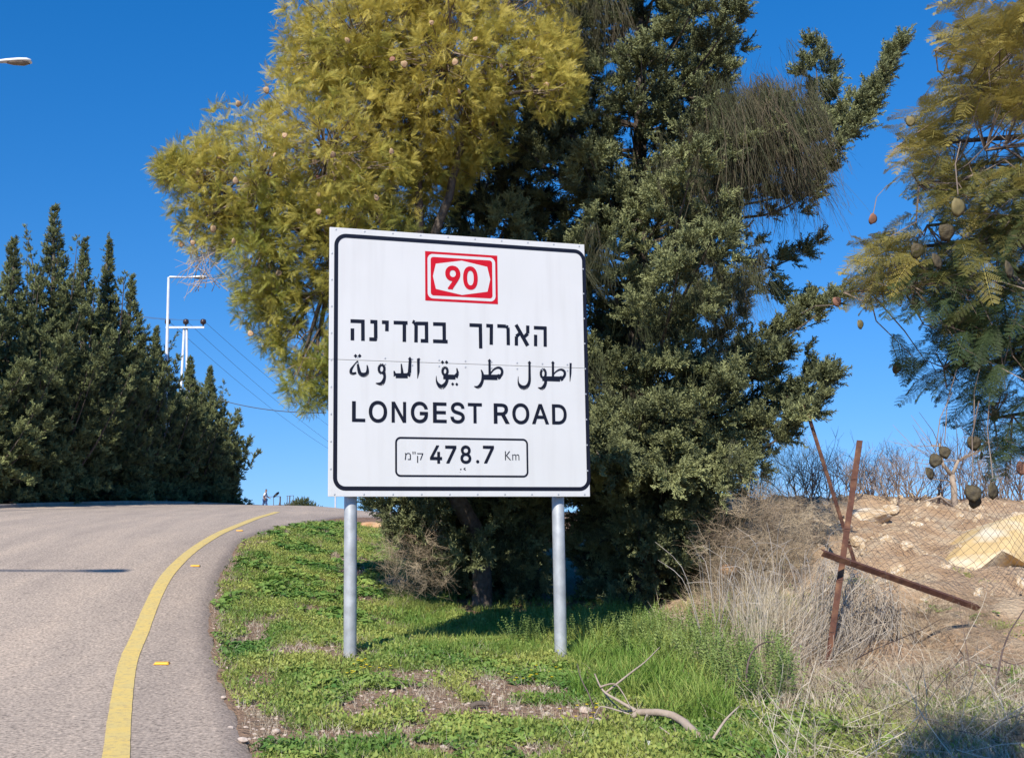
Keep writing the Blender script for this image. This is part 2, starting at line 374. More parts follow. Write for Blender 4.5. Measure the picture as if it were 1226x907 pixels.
road = bpy.data.objects.new('road', me); COL.objects.link(road); tag(road, kind='structure')

# painted edge line
m = mat('road_paint', (.72, .52, .15), (.64, .49, .18), 6, .7, .3, 120, c3=(.52, .38, .16), s3=25)
M['paint'] = m
lp = [G(x, y) for x, y in [(128, 1050), (133, 970), (139, 907), (143, 862), (148.5, 820), (155, 790), (168, 760), (180, 729), (194, 700), (209, 680), (232, 659), (262, 640), (312, 619.5), (332, 613.5)]]
lp = [Vector((lp[0].x - (lp[1].x - lp[0].x)*3, lp[0].y - 3.2, 0))] + lp
cl = catmull([Vector((p.x, p.y, 0)) for p in lp], 14)
mb = MB(); W = .083
L5 = []
for i, p in enumerate(cl):
    t = (cl[min(i+1, len(cl)-1)] - cl[max(i-1, 0)]).normalized(); nrm = Vector((t.y, -t.x, 0))
    w1 = W*(1 + .06*mnoise.noise(Vector((i*.4, 0, 0)))); w2 = W*(1 + .06*mnoise.noise(Vector((i*.4, 9, 0))))
    row = []
    for u in (-w1, -w1*.33, w2*.33, w2):
        q = p + nrm*u; row.append((q.x, q.y, Tz(q.x, q.y) + .026))
    L5.append(row)
mb.v = [q for r in L5 for q in r]
for i in range(len(L5)-1):
    for k in range(3): mb.f.append((i*4+k, i*4+k+1, (i+1)*4+k+1, (i+1)*4+k)); mb.m.append(0)
o = mb.build('edge_line', m); tag(o, kind='structure')

# kerb on the far left side, one object (setting)
mb = MB()
kp = [Vector((float(XL(y)), y, 0)) for y in np.arange(-2, 60, .5)]
prof = [(0, -.06), (0, .10), (-.02, .125), (-.15, .125), (-.17, .10), (-.17, -.06)]
vv = [(p.x + a_, p.y, Tz(p.x, p.y) + b_) for p in kp for a_, b_ in prof]
k6 = len(prof)
mb.add(vv, [(i*k6+k, i*k6+k+1, (i+1)*k6+k+1, (i+1)*k6+k) for i in range(len(kp)-1) for k in range(k6-1)])
tag(mb.build('kerb', M['kerb']), kind='structure')

# ------------------------------------------------------------------ road studs
def stud():
    mb = MB(); w, l, h = .07, .05, .018
    mb.add([(-w, -l, 0), (w, -l, 0), (w, l, 0), (-w, l, 0), (-w*.85, -l*.45, h), (w*.85, -l*.45, h), (w*.85, l*.45, h), (-w*.85, l*.45, h)],
           [(0, 1, 5, 4), (1, 2, 6, 5), (2, 3, 7, 6), (3, 0, 4, 7), (4, 5, 6, 7)])
    return mb
st0 = None
for (x, y, lab) in [(194, 797, 'orange plastic road stud nearest the camera, right of the yellow edge line'),
                    (234, 679, 'orange road stud between the nearest and the farthest one beside the yellow line'),
                    (287, 636.5, 'small farthest orange road stud just below the crest of the road')]:
    g = G(x, y)
    if st0 is None:
        o = empty('road_stud'); s_ = stud().build('reflector_body', M['stud'], o)
        mb = MB(); mb.box((0, -.036, .0085), (.115, .018, .009), Matrix.Rotation(R(35), 3, 'X')); mb.build('reflector_strip', mat('reflector', (.95, .55, .10), rough=.2), o)
        st0 = o
    else: o = copy_tree(st0)
    o.location = (g.x, g.y, Tz(g.x, g.y) + .021); tag(o, lab, 'road stud', 'road studs along the yellow edge line')

# ------------------------------------------------------------------ the sign
BL = P(393, 594.3, 9.7); BR = P(706.5, 594, 10.4)
ax = Vector((BR.x - BL.x, BR.y - BL.y, 0)); SW = ax.length; ax.normalize(); nrm = Vector((ax.y, -ax.x, 0))     # nrm faces the camera
SH = 2.588
sign = empty('road_sign', (BL.x, BL.y, Tz(BL.x, BL.y)), math.atan2(ax.y, ax.x),
             'large white rectangular road sign reading LONGEST ROAD on two grey steel posts', 'road sign')
B0 = BL.z - sign.location.z
def uv(x, y):
    """photograph direction -> position on the sign's face (metres along, metres up, from the face's lower left corner)"""
    a = P(x, y, 1) - Vector((0, 0, EYE)); o = Vector((0, 0, EYE))
    t = (BL - o).dot(nrm)/a.dot(nrm); q = o + a*t - BL
    return q.dot(ax), q.z
YF = -.0                                  # local y of the face (towards the camera is -y)
seam = uv(393, 430)[1]
def panel(name, z0, z1):
    mb = MB(); mb.box((SW/2, .0125, B0 + (z0+z1)/2), (SW, .025, z1 - z0)); o = mb.build(name, M['panel'], sign)
    bv = o.modifiers.new('bevel', 'BEVEL'); bv.width = .004; bv.segments = 2; return o
panel('panel', 0, seam - .0015); panel('panel', seam + .0015, SH)
layer = [0]
class Flat:
    """flat print on the sign's face; each piece sits a hair in front of the last"""
    def __init__(s, z=.0015): s.mb = MB(); s.z = z
    def poly(s, pts, holes=None):
        s.z += .000015; s.mb.add([(u, -s.z, B0 + v) for u, v in pts], [tuple(range(len(pts)))])
    def stroke(s, pts, w=None, wpx=None, closed=False):
        """pts (u,v) or (u,v,w)"""
        pts = [(p[0], p[1], (p[2] if len(p) > 2 else w)) for p in pts]; n = len(pts)
        for i in range(n-1):
            a, b_ = Vector(pts[i][:2]), Vector(pts[i+1][:2]); d = (b_-a).normalized(); q = Vector((-d.y, d.x))
            wa, wb = pts[i][2]/2, pts[i+1][2]/2
            s.poly([a - q*wa, b_ - q*wb, b_ + q*wb, a + q*wa])
    def disc(s, c, r, k=14, sq=1.0): s.poly([(c[0] + r*math.cos(2*math.pi*i/k), c[1] + r*sq*math.sin(2*math.pi*i/k)) for i in range(k)])
    def build(s, name, m):
        o = s.mb.build(name, m, sign)
        # faces must look towards -y
        return o
def rrect(x0, y0, x1, y1, r, n=8):
    out = []
    for cx, cy, a0 in ((x1-r, y0+r, -90), (x1-r, y1-r, 0), (x0+r, y1-r, 90), (x0+r, y0+r, 180)):
        for i in range(n+1):
            w = R(a0 + 90*i/n); out.append((cx + r*math.cos(w), cy + r*math.sin(w)))
    return out
def ring(name, x0, y0, x1, y1, r, w, m, z=.002):
    a = rrect(x0, y0, x1, y1, r); b_ = rrect(x0+w, y0+w, x1-w, y1-w, max(r-w, .005)); n = len(a)
    mb = MB(); mb.add([(u, -z, B0+v) for u, v in a + b_], [(i, (i+1) % n, n+(i+1) % n, n+i) for i in range(n)])
    return mb.build(name, m, sign)
a0 = uv(398.5, 587); a1 = uv(700.5, 293)
ring('border', a0[0], a0[1], a1[0], SH - a0[1]*1.0, .12, .040, M['ink'])
k0 = uv(473, 570.5); k1 = uv(632, 525)
ring('distance_frame', k0[0], k0[1], k1[0], k1[1], .055, .019, M['ink'])
# route shield
def z6(x, y): return uv(500 + x/10.673, 290 + y/10.673)
s0 = z6(97, 744); s1 = z6(1018, 172)
fl = Flat(); fl.poly([(s0[0], s0[1]), (s1[0], s0[1]), (s1[0], s1[1]), (s0[0], s1[1])]); fl.build('route_shield', M['red'])
w_ = s1[0] - s0[0]; h_ = s1[1] - s0[1]; i1 = .025; i2 = .057
fl = Flat(.0022); fl.poly(rrect(s0[0]+i1, s0[1]+i1, s1[0]-i1, s1[1]-i1, .055)); fl.build('shield_ring', M['panel'])
fl = Flat(.0028); fl.poly(rrect(s0[0]+i2, s0[1]+i2*.95, s1[0]-i2, s1[1]-i2*.95, .03)); fl.build('shield_field', M['red'])
fl = Flat(.0034)
X_ = lambda u: s0[0] + w_*u; Y_ = lambda v: s0[1] + h_*v
fl.poly([(X_(.145), Y_(.245)), (X_(.5), Y_(.15)), (X_(.855), Y_(.245)), (X_(.895), Y_(.5)), (X_(.855), Y_(.755)), (X_(.5), Y_(.85)), (X_(.145), Y_(.755)), (X_(.105), Y_(.5))])
fl.build('shield_centre', M['panel'])
dg = None
def text(name, body, box, m, z=.003, off=0, space=1.0):
    """lettering fitted to box = (x0, y0, x1, y1) in face metres"""
    cu = bpy.data.curves.new(name, 'FONT'); cu.body = body; cu.offset = off; cu.space_character = space; cu.resolution_u = 5
    t = bpy.data.objects.new(name, cu); COL.objects.link(t)
    g = bpy.context.evaluated_depsgraph_get(); g.update()
    me = bpy.data.meshes.new_from_object(t.evaluated_get(g)); bpy.data.objects.remove(t); bpy.data.curves.remove(cu)
    c = np.array([v.co[:] for v in me.vertices]); mn = c.min(0); mxx = c.max(0)
    for v in me.vertices:
        u = (v.co.x - mn[0])/(mxx[0]-mn[0]); w = (v.co.y - mn[1])/(mxx[1]-mn[1])
        v.co = (box[0] + (box[2]-box[0])*u, -z, B0 + box[1] + (box[3]-box[1])*w)
    me.materials.clear(); me.materials.append(m); me.name = name
    o = bpy.data.objects.new(name, me); COL.objects.link(o); o.parent = sign; KIDS.setdefault(sign.name, []).append(o); return o
GLYPH = {'L':[[(60,509),(125,509),(125,57),(361,57),(361,0),(60,0)]],
'O':[[(267,516),(299,514),(329,508),(357,498),(384,484),(408,466),(429,445),(448,421),(464,393),(477,362),(486,329),(491,293),(493,254),(491,215),(486,179),(477,146),(464,115),(448,88),(429,63),(408,42),(384,25),(357,11),(329,1),(299,-5),(267,-7),(235,-5),(205,1),(177,11),(150,25),(126,42),(105,63),(86,88),(70,115),(57,146),(48,179),(42,215),(40,254),(42,293),(48,329),(57,362),(70,393),(86,421),(105,445),(126,466),(150,484),(177,498),(205,508),(235,514)],[(267,456),(245,454),(223,450),(203,443),(184,433),(167,420),(151,404),(137,385),(125,364),(116,340),(109,314),(105,285),(103,254),(105,223),(109,194),(116,168),(125,144),(137,123),(151,105),(167,89),(184,76),(203,66),(223,59),(245,54),(267,53),(289,54),(310,59),(330,66),(349,76),(367,89),(383,105),(396,123),(408,144),(418,168),(425,194),(429,223),(430,254),(429,286),(425,314),(418,341),(408,365),(396,386),(383,404),(367,420),(349,433),(330,443),(310,450),(289,454)]],
'N':[[(60,0),(60,509),(136,509),(343,183),(347,176),(352,169),(357,160),(363,151),(369,141),(375,130),(381,119),(388,107),(394,94),(401,82),(407,68),(414,55),(405,54),(403,68),(402,81),(401,95),(401,108),(400,121),(400,134),(399,146),(399,157),(399,168),(399,178),(399,187),(399,195),(399,509),(463,509),(463,0),(387,0),(202,290),(196,300),(190,310),(184,320),(177,331),(171,342),(164,354),(156,367),(148,381),(139,396),(130,413),(119,432),(108,452),(119,454),(120,435),(121,417),(122,400),(122,384),(123,368),(123,354),(124,340),(124,328),(125,317),(125,307),(125,298),(125,291),(125,0)]],
'G':[[(265,516),(285,515),(304,513),(322,509),(340,504),(358,497),(374,489),(389,480),(403,469),(416,458),(429,445),(439,431),(449,416),(458,401),(465,384),(470,367),(474,349),(408,349),(404,361),(399,372),(393,383),(387,393),(380,403),(373,411),(365,420),(356,427),(347,434),(337,439),(326,444),(315,448),(304,452),(291,454),(279,455),(265,456),(243,454),(222,450),(202,443),(183,432),(166,419),(150,404),(137,385),(125,364),(116,340),(109,314),(105,285),(103,254),(105,223),(109,194),(116,168),(125,145),(137,124),(151,105),(166,90),(184,76),(203,66),(224,59),(246,54),(269,53),(290,54),(309,57),(328,63),(345,71),(360,81),(374,93),(386,107),(396,123),(404,141),(410,160),(414,180),(415,202),(434,199),(283,199),(283,256),(478,256),(478,200),(476,170),(471,141),(463,115),(451,91),(436,69),(419,50),(399,33),(377,19),(352,8),(326,0),(298,-5),(269,-7),(236,-5),(205,1),(176,11),(149,25),(125,43),(104,64),(85,88),(69,116),(57,146),(47,179),(42,215),(40,254),(42,293),(47,329),(57,362),(69,393),(85,421),(103,445),(125,466),(149,484),(175,498),(203,508),(233,514)]],
'E':[[(60,0),(60,509),(372,509),(372,452),(125,452),(125,286),(355,286),(355,229),(125,229),(125,57),(375,57),(375,0)]],
'S':[[(227,516),(252,514),(275,511),(296,505),(316,498),(334,488),(351,476),(365,463),(377,449),(387,433),(394,415),(399,397),(401,378),(337,378),(334,396),(326,412),(316,426),(302,437),(286,447),(267,453),(247,457),(225,459),(209,458),(194,456),(180,452),(167,448),(156,442),(145,435),(136,427),(129,418),(123,409),(118,398),(116,387),(115,376),(116,363),(119,352),(124,342),(131,334),(139,326),(148,319),(158,313),(169,308),(180,304),(191,300),(202,296),(212,293),(264,279),(276,276),(287,272),(299,268),(312,264),(324,258),(336,252),(347,245),(359,238),(369,229),(379,220),(387,209),(395,198),(401,185),(405,171),(407,155),(408,139),(407,118),(403,99),(396,81),(386,64),(374,48),(360,34),(343,21),(323,11),(302,2),(278,-4),(252,-8),(224,-9),(197,-8),(172,-4),(149,1),(128,9),(108,19),(91,31),(76,45),(64,60),(54,77),(46,96),(41,115),(38,137),(104,137),(107,123),(110,110),(116,98),(123,88),(132,79),(142,71),(154,64),(166,59),(180,55),(194,52),(209,50),(224,49),(241,50),(257,52),(272,55),(286,60),(299,66),(311,74),(321,82),(329,92),(336,102),(341,114),(345,126),(346,139),(345,151),(342,161),(338,171),(332,179),(325,186),(316,193),(307,199),(296,205),(284,209),(272,214),(259,218),(245,222),(184,239),(154,249),(128,260),(105,274),(86,289),(71,307),(60,326),(54,348),(52,372),(53,393),(58,413),(65,431),(75,448),(87,463),(102,476),(119,488),(138,498),(158,506),(180,511),(203,514)]],
'T':[[(32,509),(417,509),(417,452),(257,452),(257,0),(193,0),(193,452),(32,452)]],
'R':[[(60,0),(60,509),(236,509),(264,507),(290,504),(313,497),(333,489),(351,478),(367,465),(380,450),(390,433),(399,415),(405,395),(408,374),(409,352),(408,330),(405,309),(399,290),(390,271),(380,255),(367,240),(351,228),(333,217),(312,209),(289,203),(264,199),(236,198),(96,198),(96,255),(234,255),(252,256),(269,258),(284,262),(298,267),(309,273),(319,281),(327,290),(334,300),(339,312),(342,324),(344,338),(345,352),(344,367),(342,380),(339,393),(334,405),(327,415),(319,425),(309,433),(298,440),(284,445),(269,449),(252,451),(233,452),(125,452),(125,0)],[(230,229),(303,229),(428,0),(353,0)]],
'A':[[(16,0),(201,509),(276,509),(463,0),(395,0),(287,302),(282,317),(276,334),(270,352),(264,372),(257,394),(250,420),(241,447),(232,478),(245,478),(236,447),(228,419),(220,393),(213,371),(206,351),(201,333),(195,317),(191,302),(85,0)],[(110,199),(370,199)],[(110,142),(370,142)]],
'D':[[(60,0),(60,509),(125,509),(125,0)],[(93,452),(93,509),(225,509),(261,507),(294,501),(325,492),(353,478),(377,461),(399,441),(418,418),(433,391),(446,361),(455,329),(460,293),(462,255),(460,217),(455,181),(446,149),(433,119),(417,92),(398,68),(376,48),(351,31),(322,17),(291,8),(256,2),(219,0),(96,0),(96,57),(215,57),(244,58),(272,63),(296,70),(318,81),(337,94),(354,110),(368,128),(379,149),(388,172),(394,198),(398,226),(399,255),(398,285),(394,312),(388,337),(379,361),(368,381),(354,399),(338,415),(320,428),(299,438),(275,446),(249,450),(221,452)]],
'9':[[(226,516),(249,514),(271,510),(291,503),(310,494),(328,482),(343,468),(356,452),(368,434),(377,414),(384,393),(388,371),(389,347),(388,328),(385,309),(380,290),(373,270),(363,248),(350,224),(334,197),(315,168),(200,0),(130,0),(301,248),(307,248),(303,240),(299,234),(294,227),(287,221),(281,215),(273,210),(265,206),(257,202),(248,199),(238,196),(228,195),(218,195),(195,196),(175,199),(155,206),(137,214),(121,225),(106,237),(94,252),(83,269),(74,287),(68,307),(65,329),(64,352),(65,375),(69,397),(75,417),(85,436),(96,454),(110,469),(125,483),(143,494),(162,504),(182,510),(203,514)],[(226,460),(212,459),(199,457),(186,452),(174,446),(163,438),(154,429),(145,419),(138,407),(133,395),(129,381),(126,367),(125,352),(126,336),(129,322),(133,308),(138,295),(145,284),(154,274),(163,265),(174,257),(186,251),(199,247),(212,244),(226,243),(240,244),(254,247),(267,251),(279,257),(289,265),(299,273),(307,284),(314,295),(320,308),(324,321),(327,335),(327,350),(327,366),(324,381),(320,394),(314,407),(307,419),(299,429),(290,438),(279,446),(267,452),(254,457),(241,459)]],
'0':[[(227,516),(254,514),(279,508),(302,498),(323,484),(342,467),(358,447),(372,422),(384,395),(393,364),(400,330),(404,294),(405,254),(404,214),(400,178),(393,144),(384,113),(373,86),(359,62),(342,41),(323,24),(302,11),(279,1),(254,-5),(227,-7),(199,-5),(174,1),(151,11),(130,24),(111,41),(95,62),(80,86),(69,113),(60,144),(53,178),(49,214),(48,254),(49,294),(53,330),(60,364),(69,395),(81,422),(95,447),(112,467),(130,484),(151,498),(174,508),(200,514)],[(227,460),(209,458),(192,453),(177,446),(163,435),(151,422),(140,405),(131,387),(123,365),(117,341),(113,314),(110,285),(109,254),(110,223),(113,194),(117,168),(123,144),(131,122),(140,103),(151,87),(163,74),(177,63),(192,56),(209,51),(227,50),(245,51),(261,56),(276,63),(290,74),(303,87),(313,103),(323,122),(330,144),(336,168),(340,194),(343,223),(344,254),(343,285),(340,314),(336,341),(330,365),(323,387),(313,405),(303,422),(290,435),(276,446),(261,453),(245,458)]],
'4':[[(247,509),(311,509),(109,166),(109,163),(413,163),(413,105),(40,105),(40,158)],[(282,318),(343,318),(343,0),(282,0),(282,121),(282,146)]],
'7':[[(62,509),(391,509),(391,449),(165,0),(97,0),(323,448),(323,452),(62,452)]],
'8':[[(226,516),(248,514),(269,511),(288,506),(306,498),(323,488),(337,477),(350,464),(361,450),(370,434),(377,417),(380,399),(382,380),(380,361),(376,342),(369,324),(359,308),(347,293),(333,282),(318,273),(300,267),(300,265),(314,261),(327,256),(339,249),(351,241),(362,231),(372,220),(380,208),(387,195),(393,181),(397,166),(400,151),(401,135),(399,115),(395,96),(388,78),(378,62),(366,47),(352,33),(335,21),(317,11),(296,3),(275,-2),(251,-6),(226,-7),(201,-6),(178,-2),(156,3),(136,11),(117,21),(101,33),(86,47),(74,62),(64,78),(57,96),(53,115),(52,135),(53,151),(55,166),(59,181),(65,195),(72,208),(81,220),(90,231),(101,241),(113,249),(125,256),(139,261),(153,265),(153,267),(135,273),(119,282),(105,293),(93,308),(83,324),(76,342),(72,360),(70,380),(72,399),(75,417),(82,434),(90,450),(101,464),(114,477),(129,488),(146,498),(164,506),(184,511),(204,514)],[(226,460),(213,459),(200,457),(188,454),(177,449),(167,444),(159,437),(151,429),(145,420),(139,410),(136,399),(134,388),(133,376),(134,363),(136,351),(139,341),(145,330),(151,321),(159,313),(168,306),(178,300),(189,296),(201,292),(213,290),(226,290),(239,290),(252,292),(263,296),(274,300),(284,306),(293,313),(300,321),(307,330),(312,341),(316,351),(318,363),(319,376),(318,388),(316,399),(313,410),(308,420),(301,429),(294,437),(285,444),(275,449),(264,454),(252,457),(240,459)],[(226,235),(211,234),(196,232),(182,228),(169,223),(157,216),(147,208),(138,199),(130,189),(123,177),(119,165),(116,152),(115,139),(116,126),(119,113),(123,102),(129,91),(136,82),(145,74),(156,66),(167,60),(180,55),(195,52),(210,50),(226,49),(243,50),(258,52),(272,55),(285,60),(296,66),(307,74),(315,82),(323,91),(329,102),(333,113),(336,126),(337,139),(336,152),(333,165),(329,177),(322,189),(314,199),(305,208),(295,216),(283,223),(270,228),(256,232),(242,234)]],
'.':[[(95,87),(104,86),(113,83),(121,79),(128,73),(134,66),(138,59),(140,50),(141,41),(140,32),(138,24),(134,16),(128,9),(121,3),(113,-1),(104,-4),(95,-4),(86,-4),(78,-1),(70,3),(63,9),(57,16),(53,24),(50,32),(50,41),(50,50),(53,59),(57,66),(63,73),(70,79),(78,83),(86,86)]]}
GLYPH['R'] = [[(60,0),(60,509),(240,509),(300,502),(350,480),(385,440),(397,390),(397,350),(385,300),(355,258),(315,232),(428,0),(353,0),(243,216),(125,216),(125,0)], [(125,452),(235,452),(280,446),(312,428),(330,400),(333,362),(328,325),(310,296),(280,279),(235,273),(125,273)]]
GLYPH['A'] = [[(16,0),(201,509),(276,509),(463,0),(395,0),(345,142),(134,142),(84,0)], [(154,199),(238,440),(325,199)]]
from mathutils.geometry import tessellate_polygon
def glyph_text(name, items, org, sc, m, z=.003, wt=0):
    """items: (character, x0, x1, y0, y1) boxes; outlines drawn as real letter shapes"""
    mb = MB(); f = lambda x, y: uv(org[0] + x/sc, org[1] + y/sc)
    for ch, x0, x1, y0, y1 in items:
        area = lambda l: sum(l[i-1][0]*l[i][1] - l[i][0]*l[i-1][1] for i in range(len(l)))/2
        def thin(l):
            q = []
            for p in l:
                if not q or math.hypot(p[0]-q[-1][0], p[1]-q[-1][1]) > 7: q.append(p)
            if math.hypot(q[0][0]-q[-1][0], q[0][1]-q[-1][1]) <= 7: q.pop()
            return q
        def within(p, l):
            c = False; j = len(l)-1
            for i in range(len(l)):
                if (l[i][1] > p[1]) != (l[j][1] > p[1]) and p[0] < (l[j][0]-l[i][0])*(p[1]-l[i][1])/(l[j][1]-l[i][1]) + l[i][0]: c = not c
                j = i
            return c
        loops = sorted([thin(l) for l in GLYPH[ch]], key=lambda l: -abs(area(l))); groups = []; out = []
        for li, l in enumerate(loops):
            host = next((g for g in groups if all(within(p, loops[g[0]]) for p in l)), None)
            if host is None: groups.append([li])
            else: host.append(li)
            sg = (1 if area(l) > 0 else -1)*(1 if host is None else -1); n = len(l); q = []
            for i in range(n):
                p0, p1, p2 = Vector(l[i-1]), Vector(l[i]), Vector(l[(i+1) % n]); a = (p1-p0).normalized(); b_ = (p2-p1).normalized()
                na = Vector((a.y, -a.x)); nb_ = Vector((b_.y, -b_.x)); h = na + nb_
                if h.length < .2: h = na
                h = h/max(.5, h.length_squared/2)
                q.append(p1)
            out.append(q)
        X = [p.x for l in out for p in l]; Y = [p.y for l in out for p in l]; mx0, mx1, my0, my1 = min(X) - wt, max(X) + wt, min(Y) - wt, max(Y) + wt
        c0 = f(x0, y1); c1 = f(x1, y1); c2 = f((x0+x1)/2, y0); vb = (c0[1] + c1[1])/2
        M3 = lambda p, dz: (c0[0] + (c1[0]-c0[0])*(p[0]-mx0)/(mx1-mx0), -z - dz, B0 + vb + (c2[1]-vb)*(p[1]-my0)/(my1-my0))
        for gi, g in enumerate(groups):
            mb.add([M3(p, gi*.00008) for li in g for p in out[li]], tessellate_polygon([[Vector((p.x, p.y, 0)) for p in out[li]] for li in g]))
        dz = .0004
        for l in out:
            for i in range(len(l)):
                a, b_ = l[i-1], l[i]; d = b_ - a
                if d.length < .5: continue
                k_ = wt*(.98 if d.length > 60 else .35); d.normalize(); q = Vector((-d.y, d.x))*wt; a = a - d*k_; b_ = b_ + d*k_; dz += .000006
                mb.add([M3(p, dz) for p in (a - q, b_ - q, b_ + q, a + q)], [(0, 1, 2, 3)])
    return mb.build(name, m, sign)
def bx(x0, y0, x1, y1): a = uv(x0, y1); b_ = uv(x1, y0); return (a[0], a[1], b_[0], b_[1])
q0 = z6(352, 600); q1 = z6(768, 310)
glyph_text('route_number', [('9', 352, 545, 300, 603), ('0', 580, 767, 309, 608)], (500, 290), 10.673, M['red'], .0055, 26)
L1 = [('L', 92, 222, 83, 284), ('O', 256, 436, 78, 292), ('N', 480, 622, 88, 291), ('G', 668, 836, 86, 296), ('E', 885, 1019, 94, 294), ('S', 1056, 1196, 92, 300)]
L2 = [('T', 78, 207, 94, 279), ('R', 315, 458, 98, 283), ('O', 485, 642, 96, 288), ('A', 667, 820, 103, 287), ('D', 850, 985, 106, 290)]
for l_ in L1: glyph_text('letter', [l_], (410, 470), 8.173, M['ink'], .003, 14)
for l_ in L2: glyph_text('letter', [l_], (550, 470), 7.6625, M['ink'], .003, 14)
for l_ in [('4', 348, 450, 90, 242), ('7', 476, 570, 92, 241), ('8', 603, 695, 90, 244), ('.', 735, 761, 212, 240), ('7', 793, 886, 93, 241)]: glyph_text('digit', [l_], (465, 520), 7.006, M['ink'], .003, 17)
text('lettering', 'Km', bx(604.5, 540, 621.5, 550.5), M['ink'], .003, -.008, 1.05)
text('lettering', '\u05de"\u05e7', bx(484.5, 540.5, 506.5, 553.5), M['ink'], .003, -.004)
def zz(ox, oy, s): return lambda x, y: uv(ox + x/s, oy + y/s)
pm = uv(600, 400)[0] - uv(599, 400)[0]
def strokes(name, origin, s, segs, dots=(), w=33):
    f = zz(*origin, s); k = pm/s*1.0
    cl_ = []                                   # strokes that share a letter go into one object
    for sg in sorted(segs, key=lambda q: min(p[0] for p in q)):
        a, b_ = min(p[0] for p in sg) - 6, max(p[0] for p in sg) + 6
        if cl_ and a < cl_[-1][1] - 12: cl_[-1][1] = max(cl_[-1][1], b_); cl_[-1][2].append(sg)
        else: cl_.append([a, b_, [sg], []])
    for d in dots: min(cl_, key=lambda c: max(c[0] - d[0], d[0] - c[1]))[3].append(d)
    for _, _, sgs, dts in cl_:
        fl = Flat(.002)
        for sg in sgs: fl.stroke([(*f(p[0], p[1]), (p[2] if len(p) > 2 else w)*k) for p in sg])
        for d in dts:
            c = f(d[0], d[1]); r = d[2]*k; fl.poly([(c[0]-r, c[1]), (c[0], c[1]-r*1.1), (c[0]+r, c[1]), (c[0], c[1]+r*1.1)])
        fl.build('letter' if name == 'lettering' else name, M['ink'])
S8 = 8.173
strokes('lettering', (410, 370), S8, [
    [(78, 116), (216, 121)], [(199, 106), (200, 310)], [(97, 188), (97, 305)],
    [(272, 122), (341, 125)], [(324, 108), (325, 285), (318, 305)], [(262, 293), (330, 296)],
    [(386, 127), (453, 130)], [(436, 114), (434, 216)],
    [(500, 131), (637, 135)], [(605, 120), (605, 320)],
    [(685, 120), (705, 130), (720, 160), (719, 325)], [(720, 140), (838, 141)], [(821, 126), (823, 328)], [(765, 309), (838, 311)],
    [(886, 145), (1011, 148)], [(994, 132), (996, 318)], [(886, 313), (1029, 318)]])
strokes('lettering', (550, 370), S8, [
    [(98, 155), (221, 160)], [(204, 145), (208, 384)], [(262, 161), (329, 164)], [(312, 150), (311, 348)],
    [(370, 164), (455, 168), (474, 180), (476, 205)], [(476, 198), (478, 352)],
    [(553, 152, 34), (668, 358, 38)], [(668, 160), (668, 238), (628, 278, 30)], [(592, 236, 30), (557, 266), (557, 356)],
    [(728, 181), (852, 186)], [(838, 172), (839, 367)], [(745, 250), (745, 362)]])
ring8 = lambda cx, cy, rx, ry, w: [(cx + rx*math.cos(a), cy + ry*math.sin(a), w) for a in np.linspace(0, 2*math.pi, 13)]
def sm(pts, n=5):
    q = catmull([Vector((p[0], p[1], p[2])) for p in pts], n); return [tuple(v) for v in q]
strokes('lettering', (410, 420), S8, [
    sm([(146, 98, 8), (108, 145, 14), (82, 190, 26), (92, 222, 26), (135, 214, 18)]),
    sm([(146, 96, 12), (156, 165, 26), (172, 220, 34), (205, 234, 40), (238, 222, 34), (246, 180, 22), (240, 138, 10)]),
    ring8(383, 176, 28, 42, 24), sm([(404, 205, 30), (412, 260, 26), (385, 318, 36), (326, 316, 8)]),
    sm([(575, 125, 10), (582, 190, 22), (585, 240, 30)]), [(504, 195, 12), (512, 225, 24), (520, 242, 44), (638, 242, 46), (655, 215, 32), (662, 80, 26)],
    [(742, 74, 26), (743, 200, 24), (734, 270, 5)],
    ring8(1003, 198, 25, 38, 24), [(985, 252, 44), (1105, 256, 44), (1128, 218, 26), (1118, 168, 10)],
    sm([(1022, 250, 34), (1018, 305, 30), (975, 352, 44), (938, 328, 30), (920, 290, 14), (918, 244, 4)])],
    [(128, 49, 17), (168, 48, 17), (660, 78, 18), (978, 110, 16), (1018, 110, 16), (1078, 324, 15), (1118, 326, 15), (748, 82, 14)])
strokes('lettering', (550, 420), S8, [
    sm([(212, 184, 10), (228, 230, 24), (222, 300, 28), (188, 352, 32), (143, 346, 6)]),
    [(232, 256, 48), (372, 258, 50), (398, 245, 44)], sm([(385, 262, 30), (416, 222, 26), (412, 180, 26), (380, 162, 22), (335, 182, 16), (300, 228, 12)]), [(294, 92, 22), (296, 240, 24)],
    sm([(685, 108, 22), (686, 220, 24), (684, 300, 28), (660, 348, 36), (620, 358, 40), (588, 335, 28), (575, 300, 12), (575, 248, 4)], 4),
    ring8(820, 222, 24, 44, 24), sm([(838, 262, 30), (842, 315, 30), (812, 364, 34), (768, 358, 6)]),
    [(810, 270, 44), (985, 274, 48), (1008, 262, 44)], sm([(995, 278, 30), (1028, 240, 26), (1026, 200, 26), (990, 181, 20), (945, 202, 14), (908, 244, 10)]), [(914, 112, 22), (915, 262, 24)],
    [(1088, 118, 22), (1086, 220, 20), (1081, 300, 5)]],
    [(294, 96, 17), (685, 115, 17), (914, 116, 17)])
strokes('worn_mark', (465, 520), 7.0, [[(600, 292, 9), (612, 290, 9)], [(598, 314, 5), (602, 316, 5)], [(645, 278, 7), (630, 288, 7), (648, 298, 7)]])
